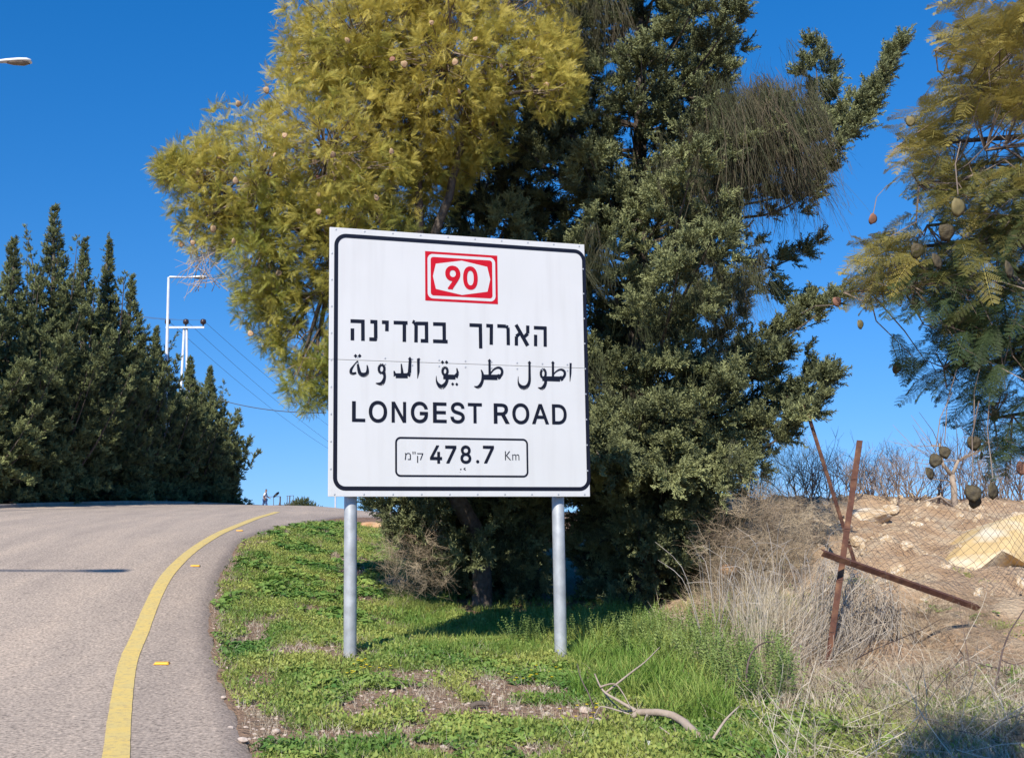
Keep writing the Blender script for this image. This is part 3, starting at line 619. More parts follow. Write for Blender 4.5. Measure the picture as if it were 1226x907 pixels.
# little rivets around the rim and both sides of the seam
mb = MB()
rv0 = None
def rivet(u, v, r=.010):
    global rv0
    if rv0 is None:
        mb = MB(); n = 8
        vs = [(0, -.005, 0)] + [(r*math.cos(2*math.pi*i/n), -.001, r*math.sin(2*math.pi*i/n)) for i in range(n)]
        mb.add(vs, [(0, 1+(i+1) % n, 1+i) for i in range(n)]); rv0 = mb.build('rivet', M['rivet'], sign, smooth=True)
        o = rv0
    else:
        o = rv0.copy(); COL.objects.link(o); o.parent = sign
    o.location = (u, -.0005, B0 + v)
for i in range(10): rivet(.06 + (SW-.12)*i/9, SH - .022); rivet(.06 + (SW-.12)*i/9, .022)
for i in range(1, 10): rivet(.022, SH*i/10); rivet(SW - .022, SH*i/10)
for i in range(9): rivet(.28 + (SW-.5)*i/8, seam + .03, .006); rivet(.28 + (SW-.5)*i/8, seam - .03, .006)
# rails and clamps behind, posts
for v in (.35, 1.25, 2.2):
    mb = MB(); mb.box((SW/2, .045, B0 + v), (SW - .1, .04, .06)); mb.build('rail', M['alu'], sign)
for xpx in (423.6, 673.7):
    u = uv(xpx, 560)[0]; q = sign.matrix_world
    wpt = BL + ax*u - nrm*.125
    zb = Tz(wpt.x, wpt.y) - sign.location.z
    mb = MB(); r = .0615
    if xpx < 500: tops = B0 + SH - .15
    else: tops = B0 + SH + .015
    mb.tube([(u, .128, zb - .25), (u, .128, zb), (u, .128, zb+.9), (u, .128, tops)], r, 28); o = mb.build('post', M['post'], sign, smooth=False)
    for p in o.data.polygons: p.use_smooth = len(p.vertices) == 4
    for v in (.35, 1.25, 2.2):
        mb = MB(); mb.tube([(u, .128, B0 + v - .02), (u, .128, B0 + v + .02)], r + .004, 20, cap=False); mb.box((u, .066, B0+v), (.10, .012, .05)); mb.build('clamp', M['alu'], sign)

# ------------------------------------------------------------------ leaf prototypes
def v3(*a): return Vector(a)
def proto_cypress(seed, m, L=.26, nt=18, w=.0135):
    r = random.Random(seed); mb = MB()
    for i in range(nt):
        t = .08 + .9*i/nt; x = L*t
        a = r.uniform(0, 2*math.pi); fl = r.uniform(.5, 1)
        d = v3(.8 + .4*t, math.cos(a)*fl, math.sin(a)*fl*.7).normalized()
        l = L*.42*(1 - .72*t)*r.uniform(.7, 1.2)
        p0 = v3(x, 0, 0); n = max(2, int(l/.018))
        sd = d.orthogonal().normalized()
        mb.blade(p0, d, w*1.25, l, sd)
        for k in range(n):
            q = p0 + d*l*(k+.6)/n
            e = (d*1.0 + Vector((r.uniform(-1, 1), r.uniform(-1, 1), r.uniform(-1, 1)))*.8).normalized()
            mb.blade(q, e, w, .040*r.uniform(.7, 1.3), e.cross(rvp(r)).normalized())
    mb.blade(v3(0, 0, 0), v3(1, 0, 0), w*1.3, L*1.08, v3(0, 1, 0)); mb.blade(v3(0, 0, 0), v3(1, 0, 0), w*1.3, L*1.08, v3(0, 0, 1))
    return mb.build('cypress_spray', m, link=False)
def rvp(r):
    v = Vector((r.gauss(0, 1), r.gauss(0, 1), r.gauss(0, 1))); return v.normalized()
def frond(mb, o, d, L, r, pairs=11, w=.0075, droop=1.0, pl=.052):
    d = d.normalized(); side = d.cross(v3(0, 0, 1))
    if side.length < .1: side = v3(0, 1, 0)
    side.normalize(); p = o.copy(); dd = d.copy(); n = pairs
    for i in range(n):
        q = p + dd*(L/n); 
        sdn = side*.004
        mb.add([p - sdn, q - sdn, q + sdn, p + sdn], [(0, 1, 2, 3)])
        l = pl*math.sin(math.pi*(.18 + .75*i/n))*r.uniform(.85, 1.15)
        for s_ in (-1, 1):
            e = (side*s_ + dd*.55 + v3(0, 0, -.15 + r.uniform(-.2, .2))).normalized()
            mb.blade(p + dd*(L/n)*.5, e, w, l, dd.cross(e).cross(e).normalized())
        p = q; dd = (dd + v3(0, 0, -droop/n)).normalized()
    mb.blade(p, dd, w, pl*.6, side)
def proto_rosette(seed, m, n=8, L=.25, **k):
    r = random.Random(seed); mb = MB()
    for i in range(n):
        a = 2*math.pi*i/n + r.uniform(-.3, .3)
        d = v3(r.uniform(.35, 1.3), math.cos(a), math.sin(a)); frond(mb, v3(0, 0, 0), d, L*r.uniform(.75, 1.1), r, **k)
    return mb.build('leaf_rosette', m, link=False)
def proto_frond_fine(seed, m, L=.24):
    """close-up fern-like leaf: each side leaf has its own row of leaflets"""
    r = random.Random(seed); mb = MB(); p = v3(0, 0, 0); dd = v3(1, 0, .15).normalized(); n = 11
    for i in range(n):
        q = p + dd*(L/n)
        mb.add([p + v3(0, -.0014, 0), q + v3(0, -.0012, 0), q + v3(0, .0012, 0), p + v3(0, .0014, 0)], [(0, 1, 2, 3)])
        l = .062*math.sin(math.pi*(.2 + .72*i/n))
        for s_ in (-1, 1):
            e = (v3(0, s_, 0) + dd*.75 + v3(0, 0, r.uniform(-.35, .1))).normalized(); k = 8
            for j in range(k):
                c = p + e*l*(j+.5)/k; u = e.cross(v3(0, 0, 1)).normalized()
                for t_ in (-1, 1): mb.blade(c, (u*t_ + e*.6).normalized(), .0042, .0125*(1 - .5*j/k), e)
            mb.blade(p, e, .002, l, v3(0, 0, 1).cross(e))
        p = q; dd = (dd + v3(0, 0, -.75/n)).normalized()
    return mb.build('fine_leaf', m, link=False)
cyp_p = [proto_cypress(s, M['cyp']) for s in range(4)]
cypf_p = [proto_cypress(20+s, M['cyp_far'], nt=14, w=.022) for s in range(3)]
jac_p = [proto_rosette(s, M['jac']) for s in range(4)]
jacn_p = [proto_frond_fine(s, M['jac_near']) for s in range(3)]
def proto_hang(seed):
    r = random.Random(seed); mb = MB()
    for i in range(15):
        a = r.uniform(0, 6.28); d = v3(r.uniform(.5, 1.1), math.cos(a)*.30, math.sin(a)*.30)
        p = v3(r.uniform(0, .15), r.gauss(0, .07), r.gauss(0, .07)); dd = d.normalized(); L = r.uniform(.5, 1.15); n = 6; w = .0024
        for k in range(n):
            q = p + dd*L/n; sd = dd.cross(v3(.3, .5, .7)).normalized()*w*(1 - .1*k)
            mb.add([p - sd, q - sd, q + sd, p + sd], [(0, 1, 2, 3)])
            if r.random() < .5: mb.blade(q, (dd + rvp(r)*.5).normalized(), .004, .12, sd.normalized())
            p = q; dd = (dd + v3(.55/n*4*.5, 0, 0)).normalized() if True else dd
    return mb.build('hanging_bunch', M['hang'], link=False)      # +X is turned downwards when placed
hang_p = [proto_hang(s) for s in range(3)]

# ------------------------------------------------------------------ cypresses
def cypress(name, base, H, Rf, nb, seed, label, cat='tree', group=None, extra=(), ss=1.0, sp=.13, protos=None, twig=.22, rise=.45, lean=(0, 0), hang=(), umin=.02, lightness=0, skirt=0, skr=1.4, tuft=5, tip=0):
    r = random.Random(seed); base = Vector(base)
    root = empty(name, base, label=label, cat=cat, group=group)
    mb = MB(); tp = [v3(lean[0]*t + .08*math.sin(t*5+seed), lean[1]*t + .06*math.cos(t*4), H*t*.97 - .1) for t in np.linspace(0, 1, 9)]
    tr = H*.020 + .03
    mb.tube(tp, [tr*(1 - .93*t) + .01 for t in np.linspace(0, 1, 9)], 9); mb.build('trunk', M['bark'], root, smooth=True)
    lm = MB(); Pn, Dn, Sn, Tn = [], [], [], []
    bl = []
    for i in range(nb):
        u = umin + (1-umin)*((i + r.random())/nb); az = i*2.39996 + r.uniform(-.5, .5)
        Lb = Rf(u, az)*r.choice([.6, .8, .95, 1.08, 1.3])
        o = v3(lean[0]*u, lean[1]*u, H*max(.02, u - Lb*rise/H*.7))
        out = v3(math.cos(az), math.sin(az), 0)
        bl.append((o, o + out*Lb*.55 + v3(0, 0, Lb*rise*.25), o + out*Lb + v3(0, 0, Lb*rise*r.uniform(.7, 1.4)), 1))
    for i in range(skirt):
        az = r.uniform(0, 6.283); Lb = r.uniform(.6, 1.0)*skr; z0 = H*.22*r.random()
        bl.append((v3(0, 0, max(.1, z0)), v3(math.cos(az)*Lb*.5, math.sin(az)*Lb*.5, z0 + .1), v3(math.cos(az)*Lb, math.sin(az)*Lb, z0 + r.uniform(-.15, .35)), 1.2))
    for e in extra: bl.append(tuple(Vector(q) - base for q in e[:3]) + ((e[3] if len(e) > 3 else 1),))
    for b0, b1, b2, dens in bl:
        Lb = (b2 - b0).length
        if Lb < .15: Lb = .15
        pts = [b0*(1-t)**2 + b1*2*t*(1-t) + b2*t*t for t in np.linspace(0, 1, 6)]
        lm.tube(pts, [max(.006, .012*Lb*(1-t) + .006) for t in np.linspace(0, 1, 6)], 5, cap=False)
        ns = max(4, int(Lb/twig*2*dens))
        tone = r.gauss(0, .12)
        for k in range(ns + 1):
            t = .12 + .88*(k + r.random()*.6)/ns if k < ns else 1.0
            t = min(t, 1.0)
            q = b0*(1-t)**2 + b1*2*t*(1-t) + b2*t*t; tg = ((b1-b0)*(1-t) + (b2-b1)*t).normalized()
            lat = tg.cross(v3(0, 0, 1)); 
            if lat.length < .1: lat = v3(1, 0, 0)
            lat.normalize(); sgn = 1 if k % 2 else -1
            d = (tg*r.uniform(.5, 1.2) + lat*sgn*r.uniform(.3, 1.1) + v3(0, 0, r.uniform(-.35, .65))).normalized() if k < ns else tg
            l = (.30*Lb*(1-t)**.7 + .14)*r.uniform(.5, 1.25)*min(1, ss)**.2
            hz = min(1, max(0, (q.z/H - .62)/.36)); l *= 1 - .75*hz*tip; sz = 1 - .5*hz*tip
            nn = max(1, int(l/(sp*ss*1.5))); ct = r.gauss(0, .14)
            for j in range(nn):
                c = q + d*l*(j + .3)/nn
                e = (d*.8 + rvp(r)*.8 + v3(0, 0, .2)).normalized()
                Pn.append(c[:]); Dn.append(e[:]); Sn.append(ss*sz*r.uniform(.5, .85)); Tn.append(.10 + lightness + tone + ct + r.gauss(0, .12))  # inner sprays tinted darker: older foliage, and crown shade put into the colour
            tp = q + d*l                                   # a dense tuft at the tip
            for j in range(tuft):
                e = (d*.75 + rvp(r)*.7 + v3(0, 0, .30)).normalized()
                Pn.append((tp + rvp(r)*.035*ss)[:]); Dn.append(e[:]); Sn.append(ss*sz*r.uniform(.55, 1.05)); Tn.append(.60 + lightness + tone + ct + r.gauss(0, .16) + .2*mnoise.noise(tp*1.3))  # tip sprays tinted lighter, their sunlit look put into the colour
    lm.build('limb', M['bark'], root)
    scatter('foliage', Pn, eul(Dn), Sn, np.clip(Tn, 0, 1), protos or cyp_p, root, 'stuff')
    if hang:
        hp, hd, hs, ht = [], [], [], []
        for a_, b_, n, sc, tn in hang:
            a_ = Vector(a_) - base; b_ = Vector(b_) - base
            for _ in range(n):
                q = a_.lerp(b_, r.random()) + Vector((r.gauss(0, .2), r.gauss(0, .25), r.gauss(-.05, .22)))
                hp.append(q[:]); hd.append((r.gauss(.05, .2), r.gauss(-.1, .2), -1)); hs.append(sc*r.uniform(.7, 1.2)); ht.append(min(1, max(0, r.gauss(tn, .25))))
        scatter('hanging_twigs', hp, eul(hd), hs, ht, hang_p, root, 'stuff')
    return root, len(Pn)
cnt = 0
YA = 15.0
bA = G(775, 712); bA = Vector(((775-PX)*YA/F, YA, 0)); bA.z = Tz(bA.x, bA.y)
def RA(u, az):
    right = math.cos(az)
    pr = np.interp(u, [0, .08, .17, .25, .35, .5, .7, .85, 1], [.8, .9, 1.5, 2.35, 2.2, 1.8, 1.65, 1.3, .4])
    return pr*(1 + (-.10 if right > 0 else .12)*abs(right))*(1 + .35*max(-.5, min(.5, mnoise.noise(Vector((u*5, math.cos(az)*1.5, math.sin(az)*1.5))))))
def bw(pts, d0, d1, dens=1):       # a bough through three photograph directions
    (x0, y0), (x1, y1), (x2, y2) = pts; return (P(x0, y0, d0), P(x1, y1, (d0+d1)/2), P(x2, y2, d1), dens)
exA = [bw([(790, 190), (950, 200), (1000, 150)], 15, 14.7, 1.8), bw([(950, 180), (1000, 190), (1035, 140)], 14.7, 14.5, 2), bw([(985, 160), (1040, 130), (1074, 62)], 14.7, 14.5, 2.6), bw([(950, 190), (990, 160), (975, 62)], 14.8, 14.8, 2.2),
       bw([(800, 130), (840, 90), (886, 5)], 15, 14.6, 1.3), bw([(790, 110), (850, 130), (870, 95)], 15, 14.5, 1.3), bw([(800, 60), (830, 20), (840, -30)], 15, 14.8, 1.2),
       bw([(880, 190), (960, 230), (985, 195)], 15, 14.8), bw([(850, 260), (940, 270), (985, 215)], 15, 14.9, .9), bw([(850, 330), (920, 330), (966, 300)], 15, 14.8, .9), bw([(840, 300), (900, 330), (960, 362)], 15, 15, .9),
       bw([(860, 420), (930, 425), (965, 372)], 15, 14.3, 1.2), bw([(860, 250), (930, 240), (965, 225)], 15, 15.2, .9),
       bw([(790, 500), (900, 500), (990, 455)], 14.8, 13.7, 1.7), bw([(790, 520), (880, 470), (930, 430)], 14.6, 13.6, 1.6), bw([(790, 520), (880, 530), (960, 500)], 14.6, 13.5, 1.6),
       bw([(780, 540), (830, 520), (880, 560)], 14.6, 13.4, 1.4), bw([(770, 500), (790, 450), (800, 440)], 14.6, 13.4, 1.5), bw([(760, 560), (800, 540), (850, 580)], 14.5, 13.3, 1.3), bw([(760, 480), (840, 480), (870, 450)], 14.5, 13.4, 1.5),
       bw([(760, 560), (760, 520), (770, 500)], 14.3, 13.2, 1.3),
       bw([(840, 120), (870, 140), (880, 175)], 14, 13.0, 1.2), bw([(880, 130), (925, 130), (940, 165)], 14, 13.1, 1.0), bw([(820, 200), (850, 230), (850, 270)], 14, 13.1, 1.0),
       bw([(760, 530), (720, 520), (690, 520)], 14.6, 12.9, 1.4), bw([(760, 540), (740, 540), (740, 560)], 14.6, 12.9, 1.4), bw([(770, 540), (790, 545), (800, 570)], 14.6, 13.0, 1.3), bw([(750, 540), (690, 540), (650, 550)], 14.6, 13.0, 1.4),  # boughs added in front to shade the foliage below them
       bw([(760, 200), (800, 200), (830, 160)], 14.6, 13.6, 1.2), bw([(760, 300), (790, 280), (800, 230)], 14.5, 13.3, 1.3), bw([(760, 380), (800, 380), (880, 350)], 14.5, 13.4, 1.3), bw([(760, 250), (720, 250), (700, 200)], 14.6, 13.6, 1.3)]
hgA = [(P(850, 118, 13.4), P(945, 108, 13.4), 190, 1.0, .5), (P(800, 190, 13.9), P(900, 150, 13.6), 110, 1.1, .6), (P(880, 110, 13.5), P(945, 125, 13.8), 90, 1.35, .05),
       (P(840, 330, 13.2), P(885, 320, 13.2), 60, .65, .6), (P(700, 275, 13.2), P(740, 262, 13.2), 14, .6, .6), (P(620, 0, 14.5), P(735, -10, 14.3), 60, 1.0, .45), (P(760, 330, 14), P(800, 420, 14), 25, .9, .9),
       (P(700, 420, 14.2), P(760, 460, 14.2), 25, .9, .9), (P(880, 545, 13.6), P(930, 520, 13.6), 25, .7, .7)]
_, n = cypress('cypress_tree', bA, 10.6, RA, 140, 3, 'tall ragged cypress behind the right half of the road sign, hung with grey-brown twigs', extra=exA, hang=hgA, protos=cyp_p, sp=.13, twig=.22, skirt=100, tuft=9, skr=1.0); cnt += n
YB = 15.6
bB = Vector(((575-PX)*YB/F, YB, 0)); bB.z = Tz(bB.x, bB.y)
def RB(u, az): return (.66 if math.cos(az) < -.2 else 1)*float(np.interp(u, [0, .12, .26, .4, .6, .8, 1], [.8, 1.0, 1.9, 2.1, 1.75, 1.3, .3]))
exB = [bw([(570, 640), (560, 650), (565, 670)], 14.6, 13.8, 1.4), bw([(560, 620), (500, 610), (480, 630)], 14.8, 13.7, 1.6), bw([(590, 520), (560, 500), (540, 530)], 14.8, 12.4, 2.2), bw([(590, 520), (600, 500), (600, 540)], 14.8, 12.3, 2.2), bw([(600, 520), (650, 500), (660, 540)], 14.8, 12.4, 2.2), bw([(590, 520), (520, 510), (500, 550)], 14.8, 12.7, 2.0), bw([(640, 520), (700, 500), (720, 550)], 14.8, 12.6, 2.0),  # forward boughs hidden behind the sign are added to darken the skirt
       bw([(600, 240), (600, 200), (560, 110)], 15.2, 14.6, 1.4), bw([(600, 240), (640, 200), (650, 130)], 15.2, 14.4, 1.4), bw([(570, 250), (520, 250), (460, 180)], 15.2, 14.4, 1.3),
       bw([(590, 560), (600, 550), (610, 560)], 15, 12.9, 1.4), bw([(590, 560), (570, 550), (560, 570)], 15, 13, 1.4), bw([(600, 540), (640, 530), (650, 540)], 15, 13, 1.4), bw([(560, 640), (500, 640), (452, 600)], 15.2, 14.0, 1.2), bw([(560, 660), (520, 660), (480, 645)], 15, 13.9, 1.1), bw([(640, 220), (690, 180), (710, 90)], 15.3, 14.8, 1.3), bw([(660, 120), (690, 60), (700, 0)], 15.3, 15, 1.3), bw([(640, 180), (680, 220), (720, 180)], 15, 14.2, 1.3)]
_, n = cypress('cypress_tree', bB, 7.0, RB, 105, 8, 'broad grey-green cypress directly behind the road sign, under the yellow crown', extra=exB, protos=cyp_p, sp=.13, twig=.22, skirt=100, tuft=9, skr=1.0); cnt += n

# windbreak of cypresses on the left
row = [(-48, 30, 270, 2.0, 'cut off by the left edge of the photo'), (6, 33, 282, 1.9, 'second in the row, its blunt top left of the tallest one'), (55, 35, 240, 2.1, 'the tallest, with a needle-like leader'),
       (94, 38.5, 282, 1.7, 'with a thin top just right of the tallest one'), (124, 40, 283, 1.6, 'with a leaning twin top in the middle of the row'), (153, 44, 328, 1.9, 'stepping down in front of the lamp post'),
       (184, 47, 392, 2.0, 'just left of the lamp post, with boughs reaching right'), (226, 50.5, 428, 1.7, 'just right of the lamp post'), (250, 54, 440, 1.8, 'at the far right end of the row, nearest the open sky')]
for i, (px, Y, ty, rad, lab) in enumerate(row):
    X = (px - PX)*Y/F; z0 = Tz(X, Y) - .1; H = EYE + (594 - ty)*Y/F - z0
    def Rw(u, az, rad=rad): return float(np.interp(u, [0, .1, .25, .4, .52, .64, .76, .88, 1], [.7, .8, 1.2, 1.0, .74, .42, .20, .09, .02]))*rad
    ex_ = []; r = random.Random(900 + i)
    for sgn in (-1, 1, r.choice([-1, 1])):          # side leaders that end in spires
        f_ = r.uniform(.68, .88); dx = sgn*r.uniform(.35, .8)*rad*.55; dy_ = r.uniform(-.6, .3)
        ex_.append((Vector((X, Y, z0 + H*f_*.45)), Vector((X + dx, Y + dy_, z0 + H*f_*.6)), Vector((X + dx*1.15, Y + dy_, z0 + H*f_*1.02)), .9))
    if i == 6: ex_ += [bw([(185, 450), (195, 430), (212, 400)], 47, 46, 1), bw([(180, 500), (200, 470), (215, 455)], 47, 46, 1)]
    if i == 8: ex_ += [bw([(250, 560), (270, 555), (292, 545)], 54, 53, 1), bw([(250, 520), (270, 515), (284, 495)], 54, 53, 1)]
    if i == 4: ex_ += [bw([(122, 400), (128, 340), (130, 283)], 40, 40, .8)]
    if i == 2: ex_ += [bw([(50, 380), (40, 320), (32, 275)], 35, 35, .8), bw([(60, 380), (68, 330), (70, 290)], 35, 35, .8)]
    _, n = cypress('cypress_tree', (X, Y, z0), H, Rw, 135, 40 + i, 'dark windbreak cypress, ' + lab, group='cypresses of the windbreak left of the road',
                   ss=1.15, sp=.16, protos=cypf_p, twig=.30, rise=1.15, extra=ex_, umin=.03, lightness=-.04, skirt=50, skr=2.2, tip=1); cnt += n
print('cypress sprays', cnt)

# ------------------------------------------------------------------ flat pod and feathery trees
def pod_mesh(r, m):
    mb = MB(); n = 12; t = r*.26; vs = [(0, t, 0), (0, -t, 0)]
    for i in range(n):
        a = 2*math.pi*i/n; rr = r*(1 + .10*math.sin(3*a + 1) + .05*math.sin(7*a)); vs.append((rr*math.cos(a), t*.35*math.sin(2*a), rr*1.08*math.sin(a)))
    for i in range(n):
        a = 2*math.pi*i/n; rr = r*.62; vs.append((rr*math.cos(a), t*.8, rr*math.sin(a)))
    for i in range(n):
        a = 2*math.pi*i/n; rr = r*.62; vs.append((rr*math.cos(a), -t*.8, rr*math.sin(a)))
    fs = []
    for i in range(n):
        j = (i+1) % n
        fs += [(0, 2+n+j, 2+n+i), (2+n+i, 2+n+j, 2+j, 2+i), (1, 2+2*n+i, 2+2*n+j), (2+2*n+j, 2+2*n+i, 2+i, 2+j)]
    mb.add(vs, fs); return mb.build('seed_pod', m, link=False, smooth=True).data
YJ = 12.6
bJ = Vector(((575-PX)*14.6/F, 14.6, 0)); bJ.z = Tz(bJ.x, bJ.y)
jac = empty('feathery_tree', bJ, label='spreading tree with yellow-green feathery leaves and tan pods, behind the left side of the sign', cat='tree')
blobs = [(430, 50, 105, 0), (500, -30, 120, .2), (300, 205, 88, -.1), (395, 180, 100, -.3), (530, 70, 95, -.2), (610, 75, 62, -.2), (325, 295, 75, .1), (410, 290, 85, -.1), (420, 350, 85, .3), (330, 355, 52, .2),
         (400, 440, 44, .1), (245, 215, 50, 0), (665, 110, 32, -.3), (480, 120, 80, .6), (380, 90, 62, 0), (350, 395, 45, .3), (245, 265, 42, .1), (620, -40, 90, .3), (470, 190, 70, .5), (450, 250, 70, .8), (560, 150, 60, .3), (520, 200, 60, .7), (210, 205, 26, 0), (660, 60, 40, .2), (375, 455, 42, 0), (440, 400, 55, .3), (350, 440, 30, .1)]
Pn, Dn, Sn, Tn = [], [], [], []
limb = MB(); tw = MB()
r = random.Random(5); fork = P(505, 330, 13.2) - bJ
limb.tube(catmull([v3(0, 0, -.2), v3(-.05, -.1, .9), v3(fork.x*.6, fork.y*.55, 1.9), fork], 4), list(np.linspace(.15, .09, 13)), 10)
mains = []
for (x, y, d) in [(487, 110, 12.7), (400, 200, 12.5), (395, 330, 12.6), (560, 120, 12.7), (300, 260, 12.5)]:
    e = P(x, y, d) - bJ; mm = fork.lerp(e, .5) + v3(r.uniform(-.15, .15), 0, .12); p_ = catmull([fork, mm, e], 6); mains.append(p_)
    limb.tube([q + rvp(r)*.02 for q in p_], list(np.linspace(.075, .03, len(p_))), 7, cap=False)
mpts = [q for p_ in mains for q in p_[5:]]
hub = {}
for (cx, cy, pr, dy) in blobs:
    c = P(cx, cy, YJ + dy) - bJ; rad = pr*YJ/F
    fk = min(mpts, key=lambda a_: (a_ - c).length + .3*r.random())
    mid = fk.lerp(c, .5) + rvp(r)*.18
    path = catmull([fk, mid, c + rvp(r)*.1], 6)
    n_ = len(path); limb.tube(path, [.030*(1 - i/n_)**1.0 + .010 for i in range(n_)], 6, cap=False)
    nt_ = int(310*(pr/70)**2.2) + 60
    for k in range(nt_):
        d = rvp(r); rr = rad*(r.random()**.42); q = c + Vector((d.x*rr, d.y*rr*1.1, d.z*rr))
        if nz3(q + bJ, 1.5, 3) < -.20 and r.random() < .6: continue
        e = (d*.9 + rvp(r)*.45 + v3(0, 0, .25)).normalized()
        Pn.append(q[:]); Dn.append(e[:]); Sn.append(r.uniform(.42, .82))
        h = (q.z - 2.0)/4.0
        Tn.append(.75 - .55*h + r.gauss(0, .2) - .35*nz3(q + bJ, .9, 9))  # yellower upwards: own leaf hue plus sunlight put into the colour
        if k % 5 == 0:
            s_ = path[r.randrange(n_//2, n_)]; mm = s_.lerp(q, .5) + rvp(r)*.12
            tw.tube([s_, mm, q], [.013, .009, .004], 3, cap=False)
limb.build('trunk', M['bark'], jac, smooth=True); tw.build('branches', M['twig'], jac)
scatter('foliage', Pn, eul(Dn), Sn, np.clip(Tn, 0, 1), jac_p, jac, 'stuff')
print('rosettes', len(Pn))
# bare twigs poking from the left flank of the crown
tw = MB()
for k in range(46):
    s_ = P(r.uniform(225, 275), r.uniform(285, 350), YJ) - bJ; e = P(r.uniform(205, 262), r.uniform(285, 360), YJ + r.uniform(-.3, .3)) - bJ
    tw.tube([s_, s_.lerp(e, .5) + rvp(r)*.06, e], [.006, .004, .002], 3, cap=False)
tw.build('bare_twigs', M['palebark'], jac)
pods_px = [(525, 110), (657, 115-60), (683-180+180, 115), (248+0, 240), (370, 165), (345, 165), (446, 191), (441, 180)]
podm = pod_mesh(.045, M['dry_pod']); podm2 = pod_mesh(.045, M['red_pod'])
pod_list = [(411, 45), (417, 53), (469, 50), (482, 51), (566, 53), (290, 108), (318, 108), (345, 165), (376, 193), (378, 193), (403, 188), (549, 112), (472, 79), (487, 78), (544, 70), (262, 273), (283, 283), (235, 292), (337, 325), (470, 183),
            (219, 295), (221, 297), (288, 404), (384, 255), (243, 205), (600, 84), (635, 95), (650, 108), (455, 235), (505, 20), (380, 210), (330, 190), (290, 215), (385, 235), (512, 30), (590, 150), (265, 190)]
for i, (x, y) in enumerate(pod_list):
    o = bpy.data.objects.new('seed_pod', podm2 if i % 9 == 3 else podm); COL.objects.link(o); o.parent = jac
    # in front of the foliage on the near side of the crown
    q = min((Vector(p_) for p_ in Pn), key=lambda v: ((v + bJ).y - 12.0)*.05 + ((v + bJ - P(x, y, (v + bJ).y)).length)) + v3(0, -.22, -.06)
    o.location = q; o.rotation_euler = (r.uniform(-.5, .5), r.uniform(-.5, .5), r.uniform(-1, 1)); s_ = r.uniform(.6, .95); o.scale = (s_, s_*.7, s_)

# near tree at the right
bN = Vector((3.5, 3.4, Tz(3.5, 3.4)))
jn = empty('feathery_tree', bN, label='near tree reaching in from the right edge, with fine leaves and round flat pods', cat='tree')
limb = MB(); limb.tube([(0, 0, -.2), (-.05, 0, .8), (-.1, .05, 1.9), (-.15, .1, 3.2), (-.2, .1, 4.4)], [.11, .09, .08, .06, .03], 10)
r = random.Random(21); Pn, Dn, Sn, Tn = [], [], [], []
bounds_y = [-260, 0, 60, 130, 160, 215, 260, 300, 330, 370, 400, 440, 500, 540, 570]
bounds_x = [1130, 1108, 1108, 1088, 1050, 1060, 1072, 1000, 998, 1012, 1042, 1068, 1112, 1150, 1205]
tips = []
for k in range(5000):
    y = r.uniform(-40, 560); x = r.uniform(990, 1330)
    bxx = np.interp(y, bounds_y, bounds_x)
    if x < bxx + 6: continue
    m_ = (x - bxx)
    if m_ < 60 and r.random() < .2: continue
    if mnoise.noise(Vector((x*.014, y*.014, 4))) < -.13: continue
    if y > 455 and r.random() < .5: continue
    if len(tips) > 1500: break
    tips.append((x, y))
tops = [(1075, 175, 130), (1010, 350, 60), (1120, 60, 0), (1130, 440, 90), (1110, 270, 80), (1190, 500, 70), (1160, 0, -150), (1200, 350, 60), (1180, 180, -20), (1230, 90, -50), (1060, 300, 60), (1150, 120, 0), (1100, 220, 60), (1090, 340, 70), (1170, 290, 30), (1210, 420, 60), (1140, 200, 100)]
bpaths = []
for (x, y, oy) in tops:
    dz = r.uniform(2.9, 3.6); a_ = v3(-.12, .05, max(1.2, (P(1400, y + oy*.2, 3.3) - bN).z)); e = P(x, y, dz) - bN
    mid = a_.lerp(e, .5) + v3(0, 0, .10)
    pth = catmull([a_, mid, e], 7); bpaths.append(pth); limb.tube(pth, [.019*(1 - i/len(pth)) + .0028 for i in range(len(pth))], 6, cap=False)
allp = [q for p in bpaths for q in p]
tw = MB()
for (x, y) in tips:
    q = P(x, y, r.uniform(2.75, 3.9)) - bN
    nn = min(allp, key=lambda a_: (a_ - q).length*(1 + .9*r.random()) + .12*r.random())
    e = (q - nn).normalized(); e = (e*.55 + v3(-.75, -.05, -.15) + rvp(r)*.5).normalized()
    st = q - e*.12
    if r.random() < .45: tw.tube([nn, nn.lerp(st, .5) + rvp(r)*.05, st], [.0032, .0022, .0012], 3, cap=False)
    for j in range(2):
        e2 = (e + rvp(r)*.4).normalized()
        Pn.append(st[:]); Dn.append(e2[:]); Sn.append(r.uniform(.38, .72))
        Tn.append((y - 110)/230 + r.gauss(0, .25) - (.6 if x < 1070 else 0))  # lower fronds tinted darker, part of their shade put into the colour
limb.build('trunk', M['bark'], jn, smooth=True); tw.build('branches', M['twig'], jn)
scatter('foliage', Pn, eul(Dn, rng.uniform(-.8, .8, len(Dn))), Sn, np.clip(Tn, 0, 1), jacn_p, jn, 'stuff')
pb = pod_mesh(.038, M['pod']); pr_ = pod_mesh(.026, M['red_pod']); py_ = pod_mesh(.036, mat('olive_pod', (.24, .19, .08), (.12, .10, .04), 30, .7))
